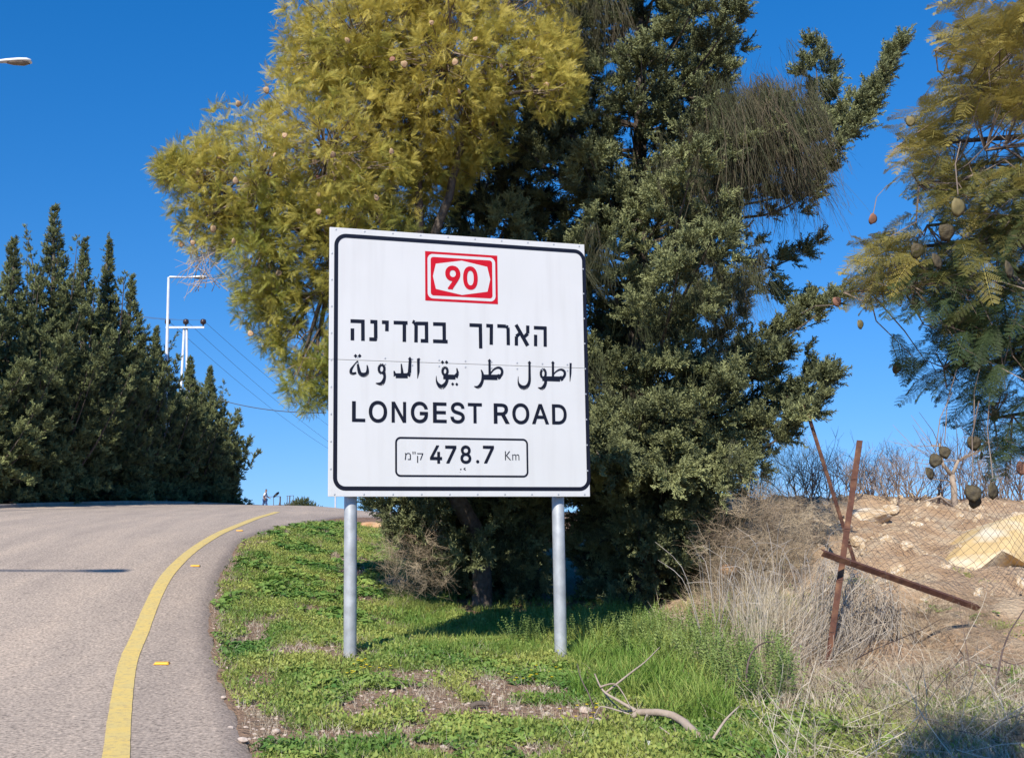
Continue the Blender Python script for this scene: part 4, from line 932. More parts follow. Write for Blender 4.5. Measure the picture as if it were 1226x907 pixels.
for (x, y, d, kk, s_) in [(1147, 248, 2.6, 2, 1.05), (1133, 278, 2.7, 0, 1.0), (1122, 312, 2.7, 0, .95), (1098, 300, 2.8, 0, .9), (1186, 122, 2.9, 0, .9), (1208, 322, 2.7, 0, 1), (1074, 440, 3.1, 0, .75), (1165, 590, 2.7, 0, .95), (1167, 600, 2.72, 0, .75), (1189, 587, 2.7, 0, .92),
                        (1166, 530, 2.8, 0, .85), (1131, 541, 2.85, 0, .72), (1120, 551, 2.8, 0, .8), (1113, 566, 2.8, 0, .72), (1096, 363, 2.9, 0, .9), (1175, 545, 3.0, 0, .5), (1224, 560, 3, 1, 1.2), (1045, 262, 3.0, 1, 1), (1002, 361, 3.0, 1, .9), (1030, 388, 2.9, 2, .6), (1192, 495, 3, 0, .7), (1090, 145, 3.1, 2, .7), (1150, 380, 2.9, 0, .8)]:
    o = bpy.data.objects.new('seed_pod', [pb, pr_, py_][kk]); COL.objects.link(o); o.parent = jn
    o.location = P(x, y, d) - bN; o.rotation_euler = (r.uniform(-.3, .3), r.uniform(-.3, .3), r.uniform(-.6, .6)); s_ *= .55; o.scale = (s_*1.0, s_*.6, s_*1.1)
stk = MB()
for (x, y, x2, y2, d) in [(1147, 233, 1150, 170, 2.6), (1165, 575, 1172, 480, 2.7), (1189, 572, 1185, 470, 2.7), (1045, 258, 1062, 222, 3.0), (1131, 530, 1146, 440, 2.85), (1002, 365, 960, 375, 3.0), (1120, 540, 1140, 470, 2.8), (1166, 515, 1176, 430, 2.8), (1074, 430, 1070, 400, 3.1), (1186, 108, 1190, 70, 2.9)]:
    a_ = P(x, y, d) - bN; e = P(x2, y2, d + .1) - bN; stk.tube([a_, a_.lerp(e, .5) + v3(-.01, 0, .01), e], .0013, 4, cap=False)
o = stk.build('pod_stalks', M['twig'], jn); o['kind'] = 'stuff'

# ------------------------------------------------------------------ lamps, poles and wires
def lamp(hx, hy, hz, arm, label, group='street lamps along the road', shadow=False):
    """hx,hy,hz: tip of the head; the pole stands to the left"""
    bx_ = hx - arm; zb = Tz(bx_, hy); H = hz - zb
    o = empty('street_lamp', (bx_, hy, zb), label=label, cat='street lamp', group=group)
    mb = MB(); mb.tube([(0, 0, 0), (0, 0, .35), (0, 0, H)], [.12, .10, .055], 14); mb.build('pole', M['pole'], o, smooth=True)
    mb = MB(); mb.tube([(0, 0, 0), (0, 0, .5)], .17, 10); mb.build('pole_base', M['pole'], o, smooth=False)
    mb = MB(); mb.tube([(0, 0, H - .03), (.06, 0, H + .02), (arm - .68, 0, H)], [.05, .05, .04], 8); mb.build('arm', M['pole'], o, smooth=True)
    # cobra head, tapered towards the arm
    mb = MB(); secs = [(arm - .80, .045, .045), (arm - .6, .09, .07), (arm - .3, .14, .085), (arm - .1, .145, .08), (arm - .02, .10, .055), (arm, .03, .02)]
    vs = []; n = 12
    for x, w, h in secs:
        for i in range(n):
            a = 2*math.pi*i/n; vs.append((x, w*math.cos(a), H + h*(math.sin(a) if math.sin(a) > 0 else math.sin(a)*.35)))
    mb.add(vs, [(i*n+k, i*n+(k+1) % n, (i+1)*n+(k+1) % n, (i+1)*n+k) for i in range(len(secs)-1) for k in range(n)] + [tuple(range(n))[::-1]] + [tuple((len(secs)-1)*n+k for k in range(n))])
    hd = mb.build('lamp_head', M['lamp'], o, smooth=True)
    mb = MB(); secs = [(arm - .58, .05, .03), (arm - .45, .10, .06), (arm - .2, .12, .075), (arm - .06, .07, .04)]; vs = []
    for x, w, h in secs:
        for i in range(7):
            a = math.pi + math.pi*i/6; vs.append((x, w*math.cos(a), H - .018 + h*math.sin(a)))
    mb.add(vs, [(i*7+k, i*7+k+1, (i+1)*7+k+1, (i+1)*7+k) for i in range(3) for k in range(6)])
    g = mb.build('lamp_glass', M['glass'], hd, smooth=True)
    return o
q = P(38, 74, 23.4); lamp(q.x, q.y, q.z, 3.2, 'street lamp whose white head pokes in at the upper left edge')
q = P(248, 332, 45.8); lamp(q.x, q.y, q.z, 1.75, 'tall pale street lamp rising from the row of cypresses, arm pointing right')
# a third lamp stands left of the frame; its shadow crosses the lane
S = G(155, 684.5); k_ = 11.3/(-SUND.z); h3 = S - SUND*k_
lamp(h3.x, h3.y, h3.z, 3.4, 'street lamp outside the photo whose arm shadow crosses the lane')
# twin-legged utility pole
Yp = 62; X0 = (219-PX)*Yp/F; ztop = EYE + (594-391)*Yp/F; zb = Tz(X0, Yp)
up = empty('utility_pole', (X0, Yp, zb), label='grey utility pole with a crossarm and three dark insulators behind the street lamp', cat='utility pole')
for s_ in (-1, 1):
    mb = MB(); mb.tube([(s_*.36, 0, 0), (s_*.08, 0, ztop - zb)], [.10, .07], 8); mb.build('leg', M['pole'], up, smooth=True)
mb = MB(); mb.box((0, -.1, ztop - zb), (2.35, .10, .12)); mb.build('crossarm', M['pole'], up)
ipos = []
for xx in (197.5, 219.5, 240.5):
    X = (xx-PX)*(Yp-.1)/F - X0
    mb = MB(); zz_ = ztop - zb + .06
    mb.tube([(X, -.1, zz_), (X, -.1, zz_+.12), (X, -.1, zz_+.16), (X, -.1, zz_+.3), (X, -.1, zz_+.42), (X, -.1, zz_+.46)], [.04, .05, .16, .19, .15, .05], 10); mb.build('insulator', M['insul'], up, smooth=True)
    ipos.append(Vector((X0 + X, Yp-.1, zb + zz_ + .38)))
def cable(name, a, b, sag, rad, label, group=None, n=24, m=None):
    mb = MB(); mb.tube([a.lerp(b, t) - v3(0, 0, sag*4*t*(1-t)) for t in np.linspace(0, 1, n)], rad, 5, cap=False)
    o = mb.build(name, m or M['wire']); tag(o, label, 'cable', group); return o
for i, (a, lab) in enumerate(zip(ipos, ('leftmost', 'middle', 'rightmost'))):
    cable('power_line', a, P([470, 500, 530][i], [575, 590, 590][i], 120), 1.3, .011, 'thin overhead power line sloping down right from the %s insulator' % lab)
    cable('power_line', a, P([-60, -60, -60][i], [300, 315, 330][i], 95), 1.0, .009, 'thin overhead power line running left from the %s insulator' % lab)
cable('sagging_cable', P(262, 478, 50), P(390, 494, 40), .18, .020, 'dark loose cable hanging between the last cypress and the yellow tree')

# ------------------------------------------------------------------ things on the crest
def at_crest(x, Y): X = (x-PX)*Y/F; return Vector((X, Y, Tz(X, Y)))
cy0 = 78.0
g0 = P(317, 613, cy0)
person = empty('person', (g0.x, g0.y, g0.z), 0, 'person walking away on the crest in a white shirt and blue trousers', 'person')
def skin_body(name, verts, edges, rad, m, parent, lv=2):
    me = bpy.data.meshes.new(name); me.from_pydata(verts, edges, []); o = bpy.data.objects.new(name, me); COL.objects.link(o); o.parent = parent
    md = o.modifiers.new('skin', 'SKIN')
    for i, rr in enumerate(rad): me.skin_vertices[0].data[i].radius = (rr, rr)
    me.skin_vertices[0].data[0].use_root = True; me.materials.append(m)
    s_ = o.modifiers.new('sub', 'SUBSURF'); s_.levels = lv; s_.render_levels = lv; return o
Mskin = mat('skin', (.30, .17, .11), rough=.6); Msh = mat('white_shirt', (.8, .8, .8), (.7, .7, .72), 8, .9); Mtr = mat('blue_trousers', (.06, .10, .22), (.05, .08, .18), 8, .9); Mhair = mat('dark_hair', (.02, .016, .014), rough=.8)
ZS = 1.0
bv = [(0, 0, .98), (.02, 0, 1.2), (.05, 0, 1.42), (.07, 0, 1.52), (.09, 0, 1.60), (.10, 0, 1.70),
      (0.05, -.09, .92), (.16, -.09, .50), (.10, -.09, .07), (.20, -.09, .03), (-.03, .09, .92), (-.16, .09, .52), (-.42, .09, .15), (-.34, .09, .06),
      (.05, -.20, 1.42), (-.10, -.24, 1.15), (.02, -.24, .95), (.06, -.24, .86), (.05, .20, 1.42), (.16, .24, 1.16), (.34, .22, 1.06), (.42, .22, 1.03)]
be = [(0, 1), (1, 2), (2, 3), (3, 4), (4, 5), (0, 6), (6, 7), (7, 8), (8, 9), (0, 10), (10, 11), (11, 12), (12, 13), (2, 14), (14, 15), (15, 16), (16, 17), (2, 18), (18, 19), (19, 20), (20, 21)]
br = [.14, .12, .13, .055, .08, .09, .09, .06, .04, .035, .09, .06, .04, .035, .06, .042, .032, .03, .06, .042, .032, .03]
skin_body('body', bv, be, br, Mskin, person)
skin_body('shirt', [(0, 0, .93), (.02, 0, 1.2), (.05, 0, 1.44), (.05, -.20, 1.42), (-.06, -.23, 1.24), (.05, .20, 1.42), (.12, .23, 1.25)], [(0, 1), (1, 2), (2, 3), (3, 4), (2, 5), (5, 6)], [.16, .145, .145, .08, .065, .08, .065], Msh, person)
skin_body('trousers', [(0, 0, .96), (.05, -.09, .90), (.16, -.09, .50), (.10, -.09, .12), (-.03, .09, .90), (-.16, .09, .52), (-.38, .09, .2)], [(0, 1), (1, 2), (2, 3), (0, 4), (4, 5), (5, 6)], [.155, .105, .075, .06, .105, .075, .06], Mtr, person)
skin_body('hair', [(.09, 0, 1.66), (.08, 0, 1.74)], [(0, 1)], [.095, .09], Mhair, person)
# metal frame with a fluttering dark cloth
def seg(mb, a, b, d, r_=.03): mb.tube([P(*a, d), P(*b, d)], r_, 5)
def local(mb, origin): mb.v = [(x-origin[0], y-origin[1], z-origin[2]) for x, y, z in mb.v]; return mb
fo = P(335, 613, 80)
fr = empty('metal_frame', fo, label='thin dark metal frame standing on the crest right of the walking person', cat='frame')
for a, b, rr in [((335, 612), (335.5, 594), .06), ((346, 612), (347, 593), .045), ((343.5, 611), (344, 593.5), .025), ((351, 606), (351.5, 593), .02), ((327.5, 605), (327.5, 594), .025), ((332, 612), (335, 600), .03)]:
    mb = MB(); seg(mb, a, b, 80, rr); local(mb, fo).build('upright', M['darktwig'], fr)
for a, b in [((320, 594.5), (336, 594)), ((320, 605), (347, 604)), ((343, 593.5), (352, 593))]:
    mb = MB(); seg(mb, a, b, 80, .02); local(mb, fo).build('crossbar', M['darktwig'], fr)
mb = MB(); a_ = P(327, 595, 79.8); b_ = P(334, 589.5, 79.9)
vs = []
for i in range(6):
    t = i/5; c_ = a_.lerp(b_, t); w = .22*math.sin(math.pi*(.15 + .7*t)) + .03
    vs += [c_ + v3(0, .05*math.sin(t*7), w*.6), c_ + v3(.02, .05*math.sin(t*7+1), -w*.4)]
mb.add([v - fo for v in vs], [(2*i, 2*i+1, 2*i+3, 2*i+2) for i in range(5)])
o = mb.build('cloth_scrap', M['bag'], None); o.location = fo; tag(o, 'dark scrap of cloth flapping on top of the metal frame on the crest', 'cloth')
for x, y0, y1, d, rr, lab in [(275, 587, 612, 66, .05, 'dark thin post standing just right of the last cypress'), (401.5, 560, 616, 60, .05, 'slim grey pole on the crest beside the lower left corner of the sign')]:
    a_ = P(x, y1, d); b_ = P(x, y0, d); mb = MB(); mb.tube([(0, 0, 0), b_ - a_], rr, 6); o = mb.build('thin_pole', M['wire'] if x < 300 else M['pole']); o.location = a_; tag(o, lab, 'pole')
# far bush and box
bb = P(358, 614, 95); bush = empty('far_bush', bb, label='small round dark bush on the crest beyond the metal frame', cat='bush')
r = random.Random(3); Pn = []; Dn = []
for k in range(420):
    d = rvp(r); d.z = abs(d.z); c_ = r.choice([(0, 0, 0, 1.2), (1.0, 0, 0, 1.0), (-.9, 0, 0, .8), (.3, 0, .5, .9)])
    q = v3(c_[0], c_[1], c_[2]) + Vector((d.x*c_[3], d.y*c_[3], d.z*c_[3]*.75))*r.random()**.3; Pn.append(q[:]); Dn.append((d + v3(0, 0, .3))[:])
mb = MB(); mb.tube([(0, 0, -.5), (0, 0, .7)], .08, 6); mb.build('trunk', M['bark'], bush)
scatter('foliage', Pn, eul(Dn), [1.6]*len(Pn), [.3]*len(Pn), cypf_p, bush, 'stuff')
bo = P(360.5, 613.5, 76); mb = MB(); mb.box((0, 0, .08), (.55, .4, .26)); mb.box((0, 0, .22), (.60, .44, .03)); o = mb.build('crate', M['earth']); o.location = bo; tag(o, 'small orange-brown box on the crest in front of the far bush', 'box')

# ------------------------------------------------------------------ rocks
def rock(name, c, size, seed, m, label=None, cat='rock', group=None, sub=3, rough_=.28, rz=0, cuts=0):
    import bmesh
    bm = bmesh.new(); bmesh.ops.create_icosphere(bm, subdivisions=sub, radius=1)
    r = random.Random(seed); pl = [(rvp(r), r.uniform(.55, .85)) for _ in range(9 + cuts)]
    for v in bm.verts:
        for n_, d in pl:
            e = v.co.dot(n_)
            if e > d: v.co -= n_*(e-d)
        v.co *= 1 + rough_*.35*mnoise.noise(v.co*2.2 + Vector((seed, 0, 0))) + rough_*.15*mnoise.noise(v.co*6 + Vector((seed, 0, 0)))
        v.co = Vector((v.co.x*size[0], v.co.y*size[1], v.co.z*size[2]))
    me = bpy.data.meshes.new(name); bm.to_mesh(me); bm.free(); me.materials.append(m)
    o = bpy.data.objects.new(name, me); COL.objects.link(o); o.location = c; o.rotation_euler = (0, 0, rz)
    if label: tag(o, label, cat, group)
    return o
def gp(x, y, up_=0): g = G(x, y); return Vector((g.x, g.y, Tz(g.x, g.y) + up_))
# boulder on the bank: a slanting slab
g = gp(1190, 665)
import bmesh
def boulder():
    outl = [(1130, 690), (1140, 668), (1160, 648), (1184, 630), (1205, 620), (1226, 614), (1260, 618), (1275, 660), (1250, 688), (1215, 680), (1180, 690), (1150, 699)]
    d0 = 14.05; c0 = P(1195, 660, d0); bm = bmesh.new()
    front = [bm.verts.new(P(x, y, d0 + (700-y)*.012) - c0) for x, y in outl]
    back = [bm.verts.new((P(x, y, d0 + (700-y)*.012) - c0)*1.0 + v3(.05, 1.3, -.25)) for x, y in outl]
    ce = bm.verts.new(v3(0, -.12, .02)); n = len(outl)
    for i in range(n):
        bm.faces.new((ce, front[i], front[(i+1) % n])); bm.faces.new((front[(i+1) % n], front[i], back[i], back[(i+1) % n]))
    bmesh.ops.subdivide_edges(bm, edges=bm.edges[:], cuts=5, use_grid_fill=True)
    bmesh.ops.triangulate(bm, faces=bm.faces[:])
    for v in bm.verts: v.co += v.co.normalized()*(.07*mnoise.noise(v.co*2.3) + .03*mnoise.noise(v.co*8))
    bmesh.ops.recalc_face_normals(bm, faces=bm.faces[:])
    me = bpy.data.meshes.new('boulder'); bm.to_mesh(me); bm.free(); me.materials.append(M['boulder'])
    o = bpy.data.objects.new('boulder', me); COL.objects.link(o); o.location = c0; return o
tag(boulder(), 'big smooth yellow limestone boulder behind the wire mesh at the right edge', 'boulder')
for i, (x, y, sx, sz, lab) in enumerate([(1040, 622, .42, .20, 'pale limestone rock on the bank right behind the upright rusty post'), (1008, 633, .22, .16, 'small pale rock half behind the upright rusty post'), (1097, 634, .20, .13, 'white rock in the middle of the dirt bank'),
                                         (1118, 682, .34, .12, 'long pale rock just left of the big yellow boulder'), (1218, 622, .30, .14, 'white rock on top of the boulder at the right edge'), (1027, 648, .12, .09, 'small pale rock below the rock behind the rusty post'),
                                         (1145, 606, .3, .08, 'flat pale rock on the rim of the bank under the bare tree'), (873, 684, .13, .10, 'orange-brown rock peeping out of the dry brush beside the cypress'), (1065, 612, .22, .12, 'pale stone on the rim of the bank among the bare twigs')]):
    if i == 7: c_ = P(x, y, 13.2)
    else: c_ = gp(x, y)
    rock('rock', c_, (sx, sx*.8, sz), 50 + i, M['rock'] if i != 7 else M['earth'], lab)
# stony crumbs scattered on the bank
def proto_stone(seed, m, name='pebble'):
    bm = bmesh.new(); bmesh.ops.create_icosphere(bm, subdivisions=1, radius=1); r = random.Random(seed)
    for v in bm.verts: v.co = Vector((v.co.x, v.co.y*.8, v.co.z*.6))*r.uniform(.75, 1.2)
    me = bpy.data.meshes.new(name); bm.to_mesh(me); bm.free(); me.materials.append(m); return bpy.data.objects.new(name, me)
st_p = [proto_stone(s, M['stone']) for s in range(4)]; rk_p = [proto_stone(s, M['rock'], 'bank_pebble') for s in range(4)]
pts = []; sc = []
for _ in range(3600):
    x = random.uniform(4.2, 12); y = random.uniform(11, 19.5)
    pts.append((x, y, Tz(x, y) + .02 + .24*mnoise.noise(Vector((x, y, 0))*1.6)*float(sstep(4.2, 6.0, x)*sstep(11.5, 14, y)))); sc.append(min(.12, random.paretovariate(1.9)*.013))
o = scatter('bank_rubble', pts, rng.uniform(-3, 3, (len(pts), 3)), sc, [0]*len(pts), rk_p, None, 'stuff'); tag(o, 'loose limestone rubble strewn over the dirt bank', 'rubble')
# stones in the grass
stn = [(700, 852, .055, 'pale stone in the bare patch, the largest one'), (716, 864, .04, None), (494, 842, .04, None), (503, 853, .035, None), (470, 829, .03, None), (531, 896, .03, None), (290, 888, .04, None), (655, 856, .035, None), (598, 838, .03, None), (560, 845, .03, None),
       (620, 850, .025, None), (275, 873, .03, None), (330, 877, .035, None), (268, 836, .025, None), (540, 815, .03, None), (512, 805, .025, None), (572, 806, .02, None), (478, 705, .06, 'white stone among twigs just right of the left sign post'), (583, 860, .03, None), (640, 872, .025, None), (690, 838, .03, None), (736, 840, .03, None)]
where = {(716, 864): 'stone just below the largest pale stone', (494, 842): 'stone at the left end of the central bare patch', (503, 853): 'stone low at the left of the central bare patch', (470, 829): 'stone left of the bare patch, below the post foot',
         (531, 896): 'lone stone in the herbs at the bottom edge', (290, 888): 'pale stone touching the asphalt at the very bottom', (275, 873): 'stone on the asphalt edge above the bottom one', (268, 836): 'stone on the asphalt edge halfway up to the post'}
for i, (x, y, s_, lab) in enumerate(stn):
    rock('stone', gp(x, y, .012), (s_, s_*.8, s_*.6), 100 + i, M['stone'], lab or where.get((x, y)) or 'small pale stone lying in the central bare patch', 'stone', 'small stones in the verge', sub=2)
e = gp(445, 632, .02); rock('earth_heap', e, (.55, .4, .14), 77, M['earth'], 'small heap of orange earth behind the left sign post under the cypress', 'earth heap', sub=3)

# ------------------------------------------------------------------ ground plants
def proto_grass(seed, n, h, w, spread, m, bend=.5, name='grass_tuft'):
    r = random.Random(seed); mb = MB()
    for i in range(n):
        a = r.uniform(0, 6.283); b0 = v3(math.cos(a)*spread*r.random(), math.sin(a)*spread*r.random(), 0)
        H = h*r.uniform(.5, 1.1); d = v3(math.cos(a)*bend*r.random()*H, math.sin(a)*bend*r.random()*H, 0); sd = v3(-math.sin(a+r.uniform(-1, 1)), math.cos(a), 0).normalized()*w/2
        p1 = b0 + v3(0, 0, H*.55) + d*.4; p2 = b0 + v3(0, 0, H*.95) + d*1.3
        mb.add([b0 - sd, b0 + sd, p1 + sd*.9, p1 - sd*.9, p2], [(0, 1, 2, 3), (3, 2, 4)])
    return mb.build(name, m, link=False)
def proto_mallow(seed, n, rl, h, m, name='leafy_herb'):
    r = random.Random(seed); mb = MB()
    for i in range(n):
        a = r.uniform(0, 6.283); rad = h*1.1*r.random()**.6; c = v3(math.cos(a)*rad, math.sin(a)*rad, h*r.uniform(.25, 1)); R_ = rl*r.uniform(.6, 1.15)
        nr = (v3(0, 0, 1) + v3(math.cos(a), math.sin(a), 0)*r.uniform(-.1, .8) + rvp(r)*.35).normalized(); u = nr.orthogonal().normalized(); w = nr.cross(u); k = 7
        ring_ = [c + (u*math.cos(2*math.pi*j/k) + w*math.sin(2*math.pi*j/k))*R_*(1 if j else .35) + nr*R_*.2 for j in range(k)]
        mb.add([c] + ring_, [(0, 1+j, 1+(j+1) % k) for j in range(k)])
        mb.blade(v3(0, 0, 0), (c).normalized(), .005, c.length, w)
    return mb.build(name, m, link=False)
def proto_leafy(seed, n, l, h, m, name='small_leaf_herb', spread=.08):
    r = random.Random(seed); mb = MB()
    for i in range(n):
        a = r.uniform(0, 6.283); q = v3(math.cos(a), math.sin(a), 0)*spread*r.random()**.5 + v3(0, 0, h*r.random())
        d = (rvp(r) + v3(0, 0, .4)).normalized(); mb.blade(q, d, l*.5, l*r.uniform(.6, 1.2), d.cross(rvp(r)).normalized())
    return mb.build(name, m, link=False)
def proto_stem(seed, h, l, m, name='upright_leafy_stem'):
    r = random.Random(seed); mb = MB(); p = v3(0, 0, 0); d = v3(r.uniform(-.15, .15), r.uniform(-.15, .15), 1).normalized(); n = 11
    for i in range(n):
        q = p + d*h/n; mb.blade(p, d, .006, h/n*1.1, v3(1, 0, 0)); mb.blade(p, d, .006, h/n*1.1, v3(0, 1, 0))
        a = i*2.4
        for k in range(3):
            e = v3(math.cos(a + k*2.1), math.sin(a + k*2.1), r.uniform(-.1, .6)).normalized(); ll = l*(1.1 - .6*i/n)*r.uniform(.8, 1.2)
            mb.blade(q, e, ll*.55, ll, e.cross(v3(0, 0, 1)).normalized())
        p = q; d = (d + v3(r.uniform(-.1, .1), r.uniform(-.1, .1), 0)).normalized()
    return mb.build(name, m, link=False)
def proto_twigs(seed, n, h, m, name='dry_twig_bunch', spread=.12, w=.004, curl=.6, up=.7):
    r = random.Random(seed); mb = MB()
    for i in range(n):
        a = r.uniform(0, 6.283); p = v3(math.cos(a)*spread*r.random(), math.sin(a)*spread*r.random(), 0); d = (rvp(r)*.8 + v3(0, 0, up)).normalized(); L_ = h*r.uniform(.5, 1.1); k = 5
        for j in range(k):
            q = p + d*L_/k; sd = d.cross(v3(.2, -.9, .3)).normalized()*w/2*(1 - .12*j)
            mb.add([p - sd, p + sd, q + sd, q - sd], [(0, 1, 2, 3)])
            if r.random() < .5:
                e = (d + rvp(r)*.9).normalized(); mb.blade(q, e, w*.8, L_*.25, sd.normalized())
            p = q; d = (d + rvp(r)*curl*.5).normalized()
    return mb.build(name, m, link=False)
gr_p = [proto_grass(s, 16, .075, .0045, .05, M['grass'], .9) for s in range(4)]
tg_p = [proto_grass(10+s, 16, .26, .008, .06, M['grass'], .8, 'tall_grass_tuft') for s in range(4)]
ml_p = [proto_mallow(s, 9, .026, .055, M['mallow']) for s in range(4)]
lf_p = [proto_leafy(s, 34, .026, .045, M['herb']) for s in range(4)]
ne_p = [proto_stem(s, .42, .055, M['nettle']) for s in range(4)]
st2_p = [proto_grass(30+s, 7, .10, .003, .09, M['straw'], 1.6, 'dry_litter') for s in range(3)]
dt_p = [proto_twigs(s, 16, .42, M['brush']) for s in range(4)]
M['brushdark'] = mat('dark_dead_twig', (.06, .04, .035), (.13, .09, .07), rough=.9, tint=True)
dark_p = [proto_twigs(60+s, 5, .8, M['brushdark'], 'dark_twig_bunch', .2, .008, .5, .5) for s in range(3)]
pale_p = [proto_twigs(70+s, 4, .9, M['straw'], 'pale_twig_bunch', .2, .007, .25, .3) for s in range(3)]
up_p = [proto_grass(50+s, 12, 1.0, .006, .10, M['straw'], .45, 'dry_stalk_tuft') for s in range(3)]
def inpoly(x, y, poly):
    c = False; j = len(poly)-1
    for i in range(len(poly)):
        if (poly[i][1] > y) != (poly[j][1] > y) and x < (poly[j][0]-poly[i][0])*(y-poly[i][1])/(poly[j][1]-poly[i][1]) + poly[i][0]: c = not c
        j = i
    return c
def topx(X, Y, z=0):
    a = X/Y; b = (z - EYE)/Y           # on the ground -> photograph direction (used only to place the bare patches)
    cyy, syy = math.cos(PITCH), math.sin(PITCH)
    fwd = cyy + b*syy; up_ = -syy + b*cyy
    return PX + F*a/fwd, PY - F*up_/fwd
GZ = lambda x, y: Tz(x, y) + min(1, max(0, (x - float(XR(y)))/.5))*(.035*mnoise.noise(Vector((x, y, 0))*1.3) + .02*mnoise.noise(Vector((x, y, 0))*4.1))
def bare(x, y):
    """0 = fully grown, 1 = bare soil"""
    d = x - float(XR(y)); b_ = max(0, 1 - d/.55)*.95
    n1 = mnoise.noise(Vector((x*.9, y*.9, 2))); n2 = mnoise.noise(Vector((x*2.6, y*2.6, 5)))
    b_ += max(0, n1*1.1 + n2*1.4 - .0)*1.9*max(.35, 1 - max(0, d - 2.0)/1.2)
    for (cx, cy, rx, ry, s_) in BARE: 
        q = ((x-cx)/rx)**2 + ((y-cy)/ry)**2
        if q < 1.6: b_ += s_*max(0, 1.3 - q) + n2*.9
    return b_
def bp_(x, y, rx, ry, s_): g = G(x, y); return (g.x, g.y, rx, ry, s_)
BARE = [bp_(560, 825, .85, 1.0, .9), bp_(640, 858, .9, .35, .9), bp_(500, 835, .4, .5, .7), bp_(480, 700, .7, .8, .9), bp_(430, 720, .5, .5, .5), bp_(720, 858, .5, .25, .6)]
lists = {k: ([], [], [], []) for k in ('grass', 'tall', 'mallow', 'leafy', 'litter', 'gravel', 'nettle', 'brush', 'stalk', 'flower')}
def put(k, x, y, z, s_, t_, dirv=None):
    l = lists[k]; l[0].append((x, y, z)); l[1].append((random.gauss(0, .12), random.gauss(0, .12), random.uniform(0, 6.28)) if dirv is None else dirv); l[2].append(s_); l[3].append(min(1, max(0, t_)))
random.seed(9)
Ntry = 90000
for _ in range(Ntry):
    y = 5.4 + 21*random.random()**1.5; x = random.uniform(-4.5, 7.5)
    d = x - float(XR(y))
    if d < .02: continue
    if x > 2.6 + .35*(y-6) and y > 9.5: continue
    if x/y > .72: continue
    q_ = topx(x, y, 0)
    if 545 < q_[0] < 850 and q_[1] < 738 + 14*mnoise.noise(Vector((x*3, 0, 0))) and random.random() < .85: continue
    if y > 15.5 and x > .6: continue
    b_ = bare(x, y); z = GZ(x, y); rnd = random.random()
    if b_ > .45 + .5*rnd:
        if random.random() < .35: put('litter', x, y, z, random.uniform(.4, 1.0), random.random())
        if random.random() < .42: put('gravel', x, y, z, random.choice([.006, .008, .01, .014, .02]), 0)
        continue
    px_, py_ = topx(x, y, z)
    tone = .48 + .8*mnoise.noise(Vector((x*1.1, y*1.1, 7))) + .4*mnoise.noise(Vector((x*4, y*4, 3))) + random.gauss(0, .2)
    dryzone = sstep(2.3, 3.1, x - .12*(y - 8))
    if random.random() < float(dryzone)*.93:
        if random.random() < .4: put('litter', x, y, z, random.uniform(.8, 1.8), random.random())
        continue
    if random.random() < .10: put('litter', x, y, z, random.uniform(.5, 1.1), random.random())
    n3 = mnoise.noise(Vector((x*1.1, y*1.1, 11)))
    if 470 < px_ < 900 and 712 < py_ < 870 and (px_ > 690 or py_ < 790) and (py_ < 840 or px_ > 780) and random.random() < .30 + .35*mnoise.noise(Vector((x*1.6, y*1.6, 21))):
        put('tall', x, y, z, random.uniform(.45, 1.05)*(1.1 if px_ > 690 else .65), tone - .1)
    elif random.random() < .025: put('tall', x, y, z, random.uniform(.3, .55), tone)
    elif n3 > .05:
        (put('mallow', x, y, z, random.uniform(.5, 1.15)*(1.5 if y > 12 and x < 0 else 1), tone - .05) if random.random() < .62 else put('leafy', x, y, z, random.uniform(.8, 1.6), tone))
    elif random.random() < .15: pass
    elif random.random() < .55: put('leafy', x, y, z, random.uniform(.7, 1.7), tone + .1)
    else: put('grass', x, y, z, random.uniform(.6, 1.3), tone + .1)
# fringe of leafy stems in front of the cypress shade and the green bush
def rpoly(poly):
    x0 = min(p[0] for p in poly); x1 = max(p[0] for p in poly); y0 = min(p[1] for p in poly); y1 = max(p[1] for p in poly)
    while True:
        x, y = random.uniform(x0, x1), random.uniform(y0, y1)
        if inpoly(x, y, poly): return x, y
for _ in range(260):
    g = G(random.uniform(610, 790), random.uniform(752, 775)); put('nettle', g.x, g.y, GZ(g.x, g.y), random.uniform(.5, .85), random.gauss(.25, .2))
for _ in range(640):
    x, y = rpoly([(700, 778), (790, 755), (870, 750), (930, 775), (960, 840), (890, 850), (800, 800), (740, 790)]); g = G(x, y); put('nettle', g.x, g.y, GZ(g.x, g.y), random.uniform(.3, 1.0) + .35*mnoise.noise(Vector((g.x*2, g.y*2, 0))), random.gauss(.6, .3))
for _ in range(220):
    x, y = rpoly([(450, 645), (560, 720), (500, 725), (440, 700)]); g = G(x, y); put('nettle', g.x, g.y, GZ(g.x, g.y), random.uniform(.3, .6), random.gauss(.3, .25))
def up_rot(n): return [(random.gauss(0, .15), random.gauss(0, .15), random.uniform(0, 6.28)) for _ in range(n)]
